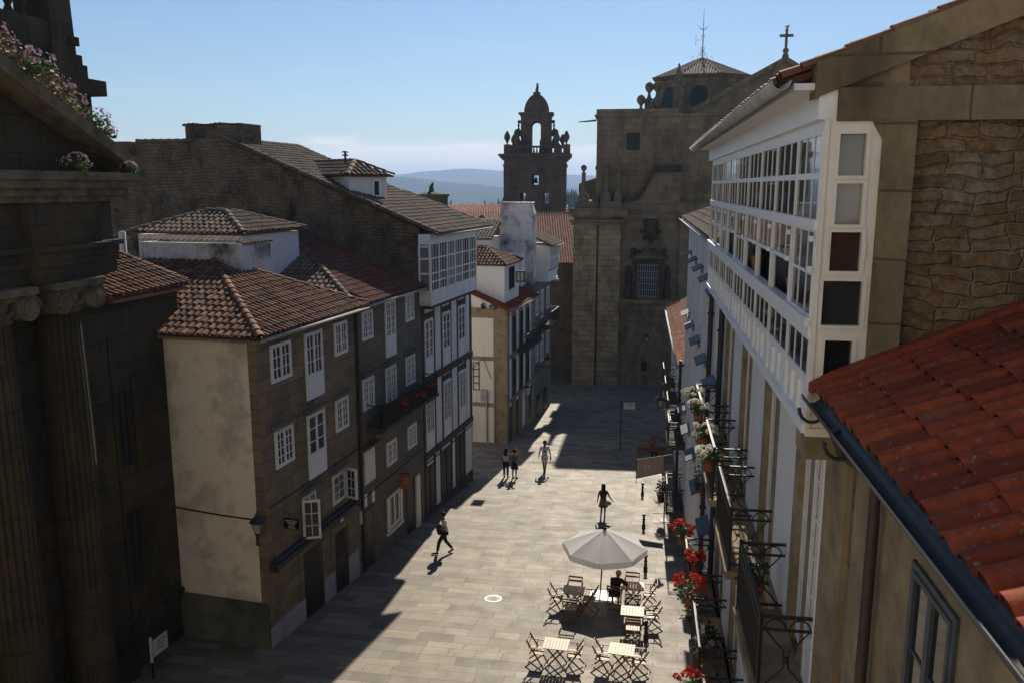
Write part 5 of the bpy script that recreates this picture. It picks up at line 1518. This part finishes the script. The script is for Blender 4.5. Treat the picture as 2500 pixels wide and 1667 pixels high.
# cables
def cable(label, pts, r=.014, sag=0.0, grp='cables strung along and between the houses'):
    m = MB(); q = []
    for (a, b) in zip(pts, pts[1:]):
        k = 10
        for i in range(k): f = i / k; q.append(a + (b - a) * f - ZUP * sag * 4 * f * (1 - f))
    q.append(pts[-1]); m.tube(q, r, 5); tag(m.build('cable', M['iron']), label, 'cable', grp)
cable('dark cable crossing the cream side wall to the corner lantern', [LF.P(-.02, -3.2, -9.66), LF.P(-.03, -.3, -9.78)], .025, .03)
cable('cable running under the second floor of the nearest stone house', [LF.P(.2, .05, -9.46), LF.P(6.2, .05, -9.48)], .022)
cable('cable fixed to the ledge of the balcony house above its shop', [LF.P(6.5, .05, -11.5), LF.P(12.6, .05, -11.42)], .025)
cable('thin cable spanning the street from the white corner house to the right', [HF.P(-.1, -2.2, -11.3), HF.P(1, .3, -11.75), HF.P(8, .6, -14.2), RF.P(50, .6, -15.4)], .012, .08)
cable('sagging wire hung on the end wall of the white corner house', [HF.P(-.1, -2.4, -11.4), HF.P(-.12, -1.5, -10.5), HF.P(-.1, -1.0, -11.9)], .018, .05)
cable('cable along the gallery house above its ground floor doors', [LF.P(12.9, .12, -12.2), LF.P(19.5, .12, -12.2)], .03, .06)
m = MB(); m.tube([HF.P(-.1, -.78, -11.2), HF.P(-.1, -.78, -16.3)], .03, 6); m.box(HF, -.25, -.04, -1.65, -1.25, -13.3, -12.6); m.tube([HF.P(-.1, -1.3, -13.3), HF.P(-.1, -1.3, -16.3)], .06, 6)
tag(m.build('meter_box', M['greyplinth']), 'grey meter box with thick conduit on the end wall of the corner house', 'box')
an_ = empty('antenna', LF.P(4.2, -8.5, -2.4), 'small television aerial on the roof beside the water tank', 'antenna')
m = MB(); m.tube([LF.P(4.1, -8.4, -2.6), LF.P(4.1, -8.4, -1.85)], .03, 6); m.build('mast', M['zinc'], an_)
m = MB()
for z, a in ((-2.0, .25), (-1.9, .2), (-1.8, .38)): m.tube([LF.P(4.1, -8.5, z), LF.P(4.4, -7.7, z + a * .8)], .012, 4)
m.build('elements', M['zinc'], an_)

# ---------------------------------------------------------------- plants
def pot_plant(name, c, label, pot='terracotta', pr=.13, ph=.22, fol='leaf', fr=(.24, .24, .16), nl=130, bloom=None, nb=30, bs=.05, group=None, ls=.06, cat='plant', droop=.1):
    root = empty(name, c, label, cat, group); c = V(c)
    m = MB(); m.lathe(c, [(pr * .72, 0), (pr * .95, ph * .85), (pr * 1.08, ph * .86), (pr * 1.08, ph), (pr * .9, ph), (pr * .85, ph * .8), (.001, ph * .78)], 14); m.build('pot', M[pot], root)
    m = MB(); leaves(m, c + ZUP * (ph + fr[2] * .7), *fr, nl, ls, droop=droop); m.build('foliage', M[fol], root)
    if bloom:
        m = MB(); k = max(7, nb // 5)
        for i in range(k):      # flower heads stand in loose umbels above the leaves
            u = V((RND.gauss(0, 1), RND.gauss(0, 1), RND.uniform(-.1, 1.2))).normalized()
            p = c + ZUP * (ph + fr[2] * .7) + V((u.x * fr[0], u.y * fr[1], u.z * fr[2])) * RND.uniform(.8, 1.25)
            blooms(m, p, .055, .055, .04, 9, bs * .85)
        m.build('flowers', M[bloom], root)
    return root
for i, (t, l) in enumerate(((9.0, 'red geranium pot nearest the balcony window'), (10.5, 'red geranium pot in the middle of the black balcony'), (11.87, 'red geranium pot at the far end of the black balcony'))):
    pot_plant('flower_pot', LF.P(t, .72, -8.75), l, 'blackplastic', .12, .2, 'leafdark', (.22, .2, .16), 90, 'red', 40, .06, 'red geraniums on the black balcony')
for i, t in enumerate((7.6, 8.3, 9.7, 11.2)):
    pot_plant('potted_shrub', LF.P(t, .45, -8.85), ['dark leafy pot at the near end of the black balcony', 'second leafy pot from the near end of the black balcony', 'leafy pot between the first two red geraniums', 'leafy pot between the last two red geraniums'][i], 'blackplastic', .13, .25, 'leafdark', (.26, .22, .3), 110, group='green pots on the black balcony')
for i, (t, z, l) in enumerate(((20.25, -5.16, 'white flowered pot farthest along the gallery house balconies'), (18.75, -5.12, 'second white flowered pot from the far end'), (17.1, -5.22, 'third white flowered pot, with red pot below'), (15.65, -5.24, 'white flowered pot nearest to us on the upper balconies'))):
    pot_plant('flower_pot', RF.P(t, -.2, z - .1), l, 'terracotta', .13, .22, 'leaf', (.22, .2, .14), 110, 'whiteflower', 60, .052, 'white flowers hung on the upper balconies')
for i, (t, o, z, r, l) in enumerate(((21.3, -.3, -9.2, .3, 'round red geranium farthest up the lower balconies'), (19.2, -.1, -8.95, .24, 'small red geranium on the lower balcony rail'), (17.9, -.3, -9.15, .36, 'large trailing red geranium on the lower balcony'), (14.9, -.3, -9.75, .38, 'red geranium with bright green leaves at the bottom edge'))):
    pot_plant('flower_pot', RF.P(t, o, z - .15), l, 'terracotta', .14, .22, 'leaf', (r, r, r * .7), 190, 'red', 90, .055, 'red geraniums hung on the lower balconies')
pot_plant('trailing_plant', RF.P(18.0, -.2, -9.9), 'dry trailing plant under the large red geranium', 'blackplastic', .13, .2, 'leafdry', (.3, .3, .45), 240, droop=.25, ls=.05)
pot_plant('flower_pot', RF.P(15.9, -.15, -9.5), 'small lilac flowered pot between the red geraniums', 'terracotta', .12, .2, 'leaf', (.22, .22, .2), 90, 'pinkflower', 26, .045)
pot_plant('potted_shrub', RF.P(23.2, .2, -8.5), 'thin upright green plant on the white house sill', 'blackplastic', .1, .18, 'leaf', (.14, .14, .4), 110, ls=.05)
for t, z in ((16.8, -9.9), (14.2, -9.9), (11.5, -5.85)):
    pot_plant('potted_shrub', RF.P(t, .12, z), {16.8: 'dark leafy pot inside the lower balcony under the red geranium', 14.2: 'dark leafy pot on the nearest lower balcony', 11.5: 'dark leafy pot between two upper balconies'}[t], 'terracotta', .14, .26, 'leafdark', (.24, .22, .28), 110, group='dark leafy pots on the balconies')
pl = pot_plant('planter', RF.P(36.2, -.36, -13.95), 'dark planter on a post with a leafy shrub and trailing red flowers', 'blackplastic', .2, .42, 'leafdark', (.3, .28, .42), 240, ls=.07)
m = MB(); blooms(m, RF.P(36.2, -.4, -13.9), .25, .25, .18, 26, .05, top=False); m.build('flowers', M['red'], pl)
m = MB(); c = RF.P(36.2, -.2, 0); m.tube([V((c.x, c.y, gz(c.x, c.y))), V((c.x, c.y, -12.9))], .03, 6); m.cbox(V((c.x, c.y, gz(c.x, c.y) + .02)), .2, .2, .02); m.bar(RF.P(36.2, -.7, -14.5), RF.P(36.2, .5, -14.5), .03); m.build('stand', M['iron'], pl)
wd = [(-6.1, .75, 2.55, .55), (-5.6, .85, 2.2, .5), (-5.0, .85, 1.95, .5), (-4.5, .9, 1.7, .45), (-4.0, .8, 1.45, .42), (-3.4, .9, 1.2, .4), (-2.95, .8, .9, .3), (-2.55, 1.2, .35, .22), (-4.4, 1.2, .75, .35), (-5.4, 1.2, .9, .4)]
wl_ = ['uppermost', 'second highest', 'third highest', 'broad middle', 'middle lower', 'tall lower', 'lowest sunlit', 'small flowered corner', 'shaded central', 'shaded left']
for (t, o, z, r), nm in zip(wd, wl_):
    zt = .6 + (-1.75 - t) * .5; c = CF.P(t, o + .1 if z > .8 else o, zt + .0 if z > .8 else .38)
    root = empty('wild_flowers', c, nm + ' clump of wild flowers growing on the dark church cornice', 'plant', 'wild flowers on the church cornice')
    m = MB(); leaves(m, c + ZUP * r * .3, r, r * .8, r * .55, 260, .055); m.build('foliage', M['leafdry' if r > .4 else 'leaf'], root)
    m = MB(); blooms(m, c + ZUP * r * .45, r * 1.05, r * .8, r * .7, 46, .04, 6); m.build('flowers', M['pinkflower'], root)
for (o, z, rx, rz, l, bl) in ((-.4, -3.7, .22, .45, 'pink flowering weeds at the corner of the tiled annex roof', 'pinkflower'), (-.3, -5.3, .16, .5, 'white flowered creeper on the edge of the cream wall', 'whiteflower')):
    c = CF.P(.95, o, z)
    root = empty('wild_flowers', c, l, 'plant'); m = MB(); leaves(m, c, .2, rx, rz, 170, .05); m.build('foliage', M['leafdry'], root); m = MB(); blooms(m, c, .22, rx * 1.05, rz * 1.05, 40, .04, top=False); m.build('flowers', M[bl], root)

# ---------------------------------------------------------------- people
def skinmesh(name, verts, edges, radii, mat, parent, levels=1, root=0):
    me = bpy.data.meshes.new('sk'); me.from_pydata([V(v) for v in verts], edges, []); me.update()
    ob = bpy.data.objects.new('sk', me); COL.objects.link(ob)
    sk = ob.modifiers.new('s', 'SKIN'); sk.use_smooth_shade = True
    sv = me.skin_vertices[0].data if me.skin_vertices else None
    for i, r in enumerate(radii):
        rr = r if isinstance(r, tuple) else (r, r)
        sv[i].radius = rr; sv[i].use_root = (i == root)
    sb = ob.modifiers.new('u', 'SUBSURF'); sb.levels = levels; sb.render_levels = levels
    bpy.context.view_layer.update()
    dg = bpy.context.evaluated_depsgraph_get()
    nm = bpy.data.meshes.new_from_object(ob.evaluated_get(dg))
    bpy.data.objects.remove(ob); nm.name = name
    for p in nm.polygons: p.use_smooth = True
    nm.materials.clear(); nm.materials.append(M[mat])
    at = nm.attributes.new('rnd', 'FLOAT', 'FACE')
    o = bpy.data.objects.new(name, nm); COL.objects.link(o); o.parent = parent
    return o


def person(label, x, y, az, J, top, bottom, hair, skin='c_skin', shoes='c_sandal', h=1.75, dz=0.0, sleeve=.45, legs='trousers', hairlen=0, groups=None, z=None):
    """J holds joint overrides; the figure faces its own +y"""
    k = h / 1.75
    B = dict(pel=(0, 0, .95), sp=(0, 0, 1.12), ch=(0, .0, 1.32), nk=(0, .01, 1.47), jw=(0, .045, 1.555), hd=(0, .025, 1.635), tp=(0, .01, 1.71), nose=(0, .125, 1.625),
             eL=(-.095, .015, 1.62), eR=(.095, .015, 1.62), sL=(-.175, 0, 1.41), sR=(.175, 0, 1.41), lL=(-.235, -.02, 1.13), lR=(.235, -.02, 1.13), wL=(-.25, .05, .89), wR=(.25, .05, .89),
             hL=(-.1, 0, .9), hR=(.1, 0, .9), kL=(-.1, .02, .5), kR=(.1, .02, .5), aL=(-.1, -.02, .09), aR=(.1, -.02, .09), tL=(-.11, .15, .03), tR=(.11, .15, .03))
    B.update(J); B = {q: V(v) * k for q, v in B.items()}
    zz = gz(x, y) if z is None else z
    root = empty('person', (x, y, zz + dz), label, 'person', groups, -R(az))
    names = list(B); ix = {n_: i for i, n_ in enumerate(names)}
    rad = dict(pel=(.14, .105), sp=(.125, .095), ch=(.15, .105), nk=.056, jw=.066, hd=.094, tp=.07, nose=.014, eL=.016, eR=.016, sL=.06, sR=.06, lL=.043, lR=.043, wL=.028, wR=.028, hL=.088, hR=.088, kL=.058, kR=.058, aL=.038, aR=.038, tL=.032, tR=.032)
    verts = [B[n_] for n_ in names]; radii = [tuple(q * k for q in rad[n_]) if isinstance(rad[n_], tuple) else rad[n_] * k for n_ in names]
    edges = [('pel', 'sp'), ('sp', 'ch'), ('ch', 'nk'), ('nk', 'jw'), ('jw', 'hd'), ('hd', 'tp'), ('hd', 'nose'), ('hd', 'eL'), ('hd', 'eR'), ('ch', 'sL'), ('ch', 'sR'), ('sL', 'lL'), ('lL', 'wL'), ('sR', 'lR'), ('lR', 'wR'), ('pel', 'hL'), ('pel', 'hR'), ('hL', 'kL'), ('kL', 'aL'), ('aL', 'tL'), ('hR', 'kR'), ('kR', 'aR'), ('aR', 'tR')]
    E_ = [(ix[a], ix[b]) for a, b in edges]
    for s, sx in (('L', -1), ('R', 1)):                 # palm, four fingers and a thumb on each hand
        w = B['w' + s]; d = (w - B['l' + s]).normalized(); side = d.cross(V((0, 1, 0)))
        side = side.normalized() if side.length > .1 else V((1, 0, 0)); fw = side.cross(d).normalized()
        p = w + d * .07 * k; ip = len(verts); verts.append(p); radii.append(.03 * k); E_.append((ix['w' + s], ip))
        for j, L in enumerate((.075, .085, .08, .062)):
            a = p + fw * (.024 - .016 * j) * k + d * .025 * k; b_ = a + d * L * .55 * k; c_ = b_ + (d * .8 + side * .45 * sx).normalized() * L * .45 * k
            i0 = len(verts); verts += [a, b_, c_]; radii += [.0095 * k, .009 * k, .007 * k]; E_ += [(ip, i0), (i0, i0 + 1), (i0 + 1, i0 + 2)]
        a = w + d * .03 * k + fw * .03 * k; b_ = a + (fw * .8 + d * .6).normalized() * .05 * k; i0 = len(verts); verts += [a, b_]; radii += [.011 * k, .008 * k]; E_ += [(ip, i0), (i0, i0 + 1)]
    body = skinmesh('body', verts, E_, radii, skin, root, 1, ix['pel'])
    # shirt
    sv = ['pel', 'sp', 'ch', 'sL', 'sR']; vs = [B[n_] for n_ in sv]; vs[0] = B['pel'] + V((0, 0, -.02 * k))
    nkb = B['ch'] + (B['nk'] - B['ch']) * .62
    vs.append(nkb); rs = [(.165 * k, .13 * k), (.15 * k, .12 * k), (.172 * k, .125 * k), .085 * k, .085 * k, .085 * k]; ed = [(0, 1), (1, 2), (2, 3), (2, 4), (2, 5)]
    if sleeve > 0:
        for s, i in (('L', 3), ('R', 4)):
            q = B['s' + s] + (B['l' + s] - B['s' + s]) * min(1, sleeve * 1.6); vs.append(q); rs.append(.068 * k); ed.append((i, len(vs) - 1))
            if sleeve > .7: vs.append(B['l' + s] + (B['w' + s] - B['l' + s]) * .85); rs.append(.045 * k); ed.append((len(vs) - 2, len(vs) - 1))
    sh = skinmesh('shirt', vs, ed, rs, top, root, 1)
    if legs in ('trousers', 'shorts'):
        f = .55 if legs == 'shorts' else 1
        vs = [B['pel'] + V((0, 0, .03)), B['hL'], B['hR']]; rs = [(.158 * k, .125 * k), .108 * k, .108 * k]; ed = [(0, 1), (0, 2)]
        for s, i in (('L', 1), ('R', 2)):
            vs.append(B['h' + s] + (B['k' + s] - B['h' + s]) * (.85 if f < 1 else 1)); rs.append((.09 if f < 1 else .078) * k); ed.append((i, len(vs) - 1))
            if f == 1: vs.append(B['k' + s] + (B['a' + s] - B['k' + s]) * .92); rs.append(.062 * k); ed.append((len(vs) - 2, len(vs) - 1))
        skinmesh(legs, vs, ed, rs, bottom, root, 1)
    elif legs == 'skirt':
        m = MB(); c = B['pel'] + V((0, 0, .12 * k)); kn = (B['kL'] + B['kR']) / 2
        m.lathe((0, 0, 0), [(.125, 0), (.155, -.12), (.19, -.3), (.235, -.46), (.225, -.46)], 20, True, 0, 2 * PI, lambda a: 1 + .05 * math.sin(a * 7))
        L = (B['pel'] - kn).length; m.v = [tuple(c + V((p[0] * k, p[1] * k * .8, p[2] * k)) + (kn - V((0, 0, 0)) - B['pel']).normalized().cross(V((0, 0, 0))) * 0) for p in m.v]
        build_local_rot(m, 'skirt', M[bottom], root)
    for s in 'LR':
        m = MB(); a, t_ = B['a' + s], B['t' + s]
        m.tube([a + (a - t_) * .3 + V((0, 0, -.05 * k)), (a + t_) / 2 + V((0, 0, -.012 * k)), t_ + (t_ - a) * .35], [.036 * k, .045 * k, .035 * k], 8); build_local_rot(m, 'shoe', M[shoes], root)
    # hair: a cap over the back and top of the skull, longer if asked
    m = MB(); c = B['hd'] + V((0, -.018, .03)) * k; u = (B['tp'] - B['jw']).normalized()
    m.ball((0, 0, 0), .109 * k, 14, 1.0); m.v = [tuple(c + V(p) if V(p).y < .045 * k or p[2] > .03 * k else c + V((p[0], min(p[1], .045 * k), p[2]))) for p in m.v]
    if hairlen:
        n0 = B['nk']; m.tube([c, c + V((0, -.06, -.1)) * k, n0 + V((0, -.1, -.02 - hairlen * .45)) * k, n0 + V((0, -.1, -hairlen)) * k], [.1 * k, .105 * k, .11 * k, .05 * k], 10)
    build_local_rot(m, 'hair', M[hair], root)
    return root, B, body, sh


def build_local_rot(mb, name, mat, parent):
    me_o = mb.build(name, mat, None); me_o.location = (0, 0, 0)
    # undo the recentring done for top level meshes: put the vertices back in the parent's space
    vs = [c for p in mb.v for c in p]; me_o.data.vertices.foreach_set('co', vs); me_o.data.update()
    me_o.parent = parent
    return me_o


p1, B1, _, _ = person('man in white shirt and dark trousers striding left with a jacket on his arm', -2.72, 31.45, -98, dict(
    pel=(0, 0, .93), hL=(-.1, .0, .9), hR=(.1, 0, .9), kL=(-.1, .22, .53), aL=(-.1, .3, .1), tL=(-.1, .47, .07), kR=(.1, -.04, .5), aR=(.1, -.33, .13), tR=(.1, -.2, .03),
    lL=(-.24, -.02, 1.14), wL=(-.12, .2, 1.12), lR=(.24, -.05, 1.15), wR=(.12, .2, 1.1), jw=(0, .06, 1.545), hd=(0, .05, 1.62), nose=(0, .15, 1.6), tp=(0, .03, 1.7)), 'c_shirtwhite', 'c_navy', 'c_hairdark', h=1.78)
m = MB(); m.tube([V((-.12, .2, 1.3)), V((-.05, .22, 1.18)), V((0, .22, 1.0)), V((.02, .2, .82))], [.05, .11, .1, .06], 10); build_local_rot(m, 'jacket', M['c_jacket'], p1)
p2, B2, _, s2 = person('man with his back to us in white numbered shirt and white shorts', 1.8, 43.86, 0, dict(
    kL=(-.06, .06, .5), aL=(-.03, -.05, .1), tL=(-.03, .1, .05), kR=(.06, .05, .5), aR=(.03, .12, .1), tR=(.03, .28, .05), lL=(-.27, -.03, 1.13), wL=(-.3, .02, .9), lR=(.27, -.03, 1.13), wR=(.3, .03, .9)), 'c_shirtwhite', 'c_shirtwhite', 'c_hairdark', 'c_skindark', 'c_black', 1.86, legs='shorts')
m = MB(); m.lathe((0, 0, 0), [(.17, 0), (.175, -.14)], 16, True); m.v = [tuple(V((p[0], p[1] * .8, p[2])) + V((0, 0, .98))) for p in m.v]; build_local_rot(m, 'waistband', M['c_black'], p2)
m = MB(); m.cbox((.32, .05, .83), .05, .07, .05); m.tube([V((.32, .03, .82)), V((.3, .0, .6))], .02, 6); build_local_rot(m, 'camera_bag', M['c_black'], p2)
cu = text_mesh('32', V((1.8, 43.86, gz(0, 43.86) + 1.28)) + V((0, -.155, 0)), V((1, 0, 0)), ZUP, .2, 'c_maroon', p2, 'shirt_number', .012, .004)
p3, B3, _, _ = person('woman with long dark hair in dark red top and olive skirt', 4.16, 35.95, 8, dict(
    kL=(-.07, .03, .5), aL=(-.1, -.14, .12), tL=(-.1, -.02, .04), kR=(.09, .05, .5), aR=(.08, .08, .09), tR=(.09, .24, .03), lL=(-.24, -.04, 1.14), wL=(-.27, -.02, .92), lR=(.28, -.02, 1.16), wR=(.42, .0, .96)), 'c_maroon', 'c_olive', 'c_hairdark', 'c_skindark', 'c_maroon', 1.63, sleeve=.0, legs='skirt', hairlen=.3)
m = MB(); m.ball((0, 0, 0), .14, 12, .8); m.v = [tuple(V((p[0] * 1.25, p[1] * .7, p[2])) + V((.2, -.12, .78))) for p in m.v]; m.tube([V((.18, -.12, .86)), V((.05, -.15, 1.15)), V((-.08, -.1, 1.32))], .012, 5); build_local_rot(m, 'handbag', M['c_bag'], p3)
p4, _, _, _ = person('woman in pale top and dark trousers standing in shade with her back to us', -.33, 42.9, 12, dict(lL=(-.2, -.04, 1.12), wL=(-.12, .14, 1.0)), 'c_shirtwhite', 'c_navy', 'c_hairdark', 'c_skindark', 'c_black', 1.66, sleeve=0, hairlen=.16)
p5, _, _, _ = person('woman in teal top raising an arm to her head at the shadow edge', .13, 42.66, 25, dict(lR=(.36, .02, 1.52), wR=(.12, .06, 1.68), lL=(-.24, .02, 1.14), wL=(-.24, .12, .92)), 'c_teal', 'c_black', 'c_hairdark', 'c_skin', 'c_black', 1.66, sleeve=0, legs='skirt')
p6, _, _, _ = person('grey blonde woman in black sitting at the half shaded table', 3.5, 26.35, 10, dict(
    pel=(0, -.06, .56), sp=(.02, -.08, .74), ch=(.05, -.02, .94), nk=(.09, .05, 1.08), jw=(.12, .1, 1.15), hd=(.12, .08, 1.22), tp=(.11, .06, 1.295), nose=(.14, .18, 1.2), eL=(.03, .07, 1.21), eR=(.21, .06, 1.21),
    sL=(-.11, .02, 1.02), sR=(.22, .0, 1.02), lL=(-.06, .24, .8), wL=(.2, .4, .77), lR=(.42, .14, .8), wR=(.36, .36, .77), hL=(-.09, .0, .53), hR=(.1, 0, .53), kL=(-.09, .42, .52), kR=(.11, .42, .52), aL=(-.08, .3, .1), aR=(.12, .44, .1), tL=(-.08, .46, .04), tR=(.13, .6, .04)), 'c_black', 'c_black', 'c_hairblond', h=1.7, sleeve=.9)
bn = empty('bench', (8.2, 47.0, gz(8.2, 47.0)), 'low stone bench with wooden back in the shaded square', 'bench')
m = MB(); c = V((8.2, 47.0, gz(8.2, 47)))
m.cbox(c + V((0, 0, .42)), .85, .22, .04); m.build('seat', M['wood'], bn)
for s in (-1, 1): m = MB(); m.cbox(c + V((s * .65, 0, .18)), .08, .2, .22); m.build('leg', M['band'], bn)
m = MB(); m.cbox(c + V((0, -.2, .7)), .85, .02, .12); m.build('backrest', M['wood'], bn)
person('person in a pinkish shirt sitting on the bench in the shaded square', 8.25, 47.02, 170, dict(
    pel=(0, -.06, .54), sp=(0, -.06, .74), ch=(0, -.02, .94), nk=(0, .02, 1.08), jw=(0, .06, 1.16), hd=(0, .04, 1.23), tp=(0, .02, 1.3), nose=(0, .14, 1.22), eL=(-.09, .03, 1.22), eR=(.09, .03, 1.22), sL=(-.17, .0, 1.03), sR=(.17, .0, 1.03), lL=(-.24, .12, .78), wL=(-.1, .32, .66), lR=(.24, .12, .78), wR=(.1, .32, .66),
    hL=(-.1, .0, .52), hR=(.1, 0, .52), kL=(-.12, .42, .52), kR=(.12, .42, .52), aL=(-.12, .38, .09), aR=(.12, .38, .09), tL=(-.12, .54, .03), tR=(.12, .54, .03)), 'c_pink', 'c_navy', 'c_hairdark', h=1.72, sleeve=.9)
# ---------------------------------------------------------------- camera, light, air
SUN_AZ, SUN_EL = 9.3, 35.2
cam = bpy.data.cameras.new('camera'); co = bpy.data.objects.new('camera', cam); COL.objects.link(co)
co.location = (0, 0, 0); co.rotation_euler = (PI / 2 - math.atan((833.5 - 457) / 2030.0), 0, 0)
cam.sensor_width = 36; cam.lens = 2030 / 2500 * 36; cam.clip_start = .05; cam.clip_end = 30000
cam.dof.use_dof = True; cam.dof.focus_distance = 32; cam.dof.aperture_fstop = 4.5
SC.camera = co
sd = V((math.sin(R(SUN_AZ)) * math.cos(R(SUN_EL)), math.cos(R(SUN_AZ)) * math.cos(R(SUN_EL)), math.sin(R(SUN_EL))))
L = bpy.data.lights.new('sun', 'SUN'); L.energy = 4.0; L.angle = R(.53); L.color = (1, .9, .75)
lo = bpy.data.objects.new('sun', L); COL.objects.link(lo); lo.rotation_euler = (-sd).to_track_quat('-Z', 'Y').to_euler()
W = bpy.data.worlds.new('World'); SC.world = W; W.use_nodes = True; nt = W.node_tree; bg = nt.nodes['Background']
sky = nt.nodes.new('ShaderNodeTexSky'); sky.sky_type = 'NISHITA'; sky.sun_disc = False
sky.sun_elevation = R(SUN_EL); sky.sun_rotation = R(SUN_AZ); sky.air_density = 1.15; sky.dust_density = .15; sky.ozone_density = 3.0; sky.altitude = 260
# a low bank of thin cloud above the horizon, laid out by direction
tc = nt.nodes.new('ShaderNodeTexCoord'); sp = nt.nodes.new('ShaderNodeSeparateXYZ'); nt.links.new(tc.outputs['Generated'], sp.inputs[0])
mp = nt.nodes.new('ShaderNodeMapping'); nt.links.new(tc.outputs['Generated'], mp.inputs[0]); mp.inputs['Scale'].default_value = (3, 3, 30); mp.inputs['Location'].default_value = (.4, 0, .3)
n1 = noise(nt, mp.outputs[0], 1.6, 7, .55)
add = nt.nodes.new('ShaderNodeMath'); add.operation = 'MULTIPLY_ADD'; nt.links.new(n1, add.inputs[0]); add.inputs[1].default_value = -.05; nt.links.new(sp.outputs['Z'], add.inputs[2])
band = ramp(nt, add.outputs[0], [(0, 1), (.019, 1), (.025, .0)])
mp2 = nt.nodes.new('ShaderNodeMapping'); nt.links.new(tc.outputs['Generated'], mp2.inputs[0]); mp2.inputs['Scale'].default_value = (5, 5, 60)
wisp = ramp(nt, noise(nt, mp2.outputs[0], 1.3, 8, .6), [(.6, 0), (.85, .18)])
mxf = nt.nodes.new('ShaderNodeMath'); mxf.operation = 'MAXIMUM'; nt.links.new(band, mxf.inputs[0]); nt.links.new(wisp, mxf.inputs[1])
ml = nt.nodes.new('ShaderNodeMath'); ml.operation = 'MULTIPLY'; nt.links.new(mxf.outputs[0], ml.inputs[0]); ml.inputs[1].default_value = .75
col = mix(nt, ml.outputs[0], sky.outputs[0], (16.0, 14.4, 12.4))
col = mix(nt, 1.0, col, (.85, .92, 1.03), 'MULTIPLY'); nt.links.new(col, bg.inputs['Color']); bg.inputs['Strength'].default_value = .055
hz = MB(); hz.hexa([V((x, y, z)) for z in (-95, 260) for x, y in ((-9500, -60), (9500, -60), (9500, 13500), (-9500, 13500))])
vm = bpy.data.materials.new('haze'); vm.use_nodes = True; vt = vm.node_tree; vt.nodes.clear()
vo = vt.nodes.new('ShaderNodeOutputMaterial'); pv = vt.nodes.new('ShaderNodeVolumePrincipled'); vt.links.new(pv.outputs[0], vo.inputs['Volume'])
pv.inputs['Color'].default_value = (.5, .68, 1.0, 1); pv.inputs['Density'].default_value = 1.5e-4; pv.inputs['Anisotropy'].default_value = .2
ho = hz.build('haze', vm); tag(ho, kind='stuff')
vs = SC.view_settings; vs.view_transform = 'Standard'; vs.look = 'None'; vs.gamma = 1; vs.use_curve_mapping = False; vs.exposure = 0.7
SC.cycles.max_bounces = 6; SC.cycles.volume_bounces = 0; SC.cycles.use_denoising = True
SC.cycles.volume_step_rate = 1
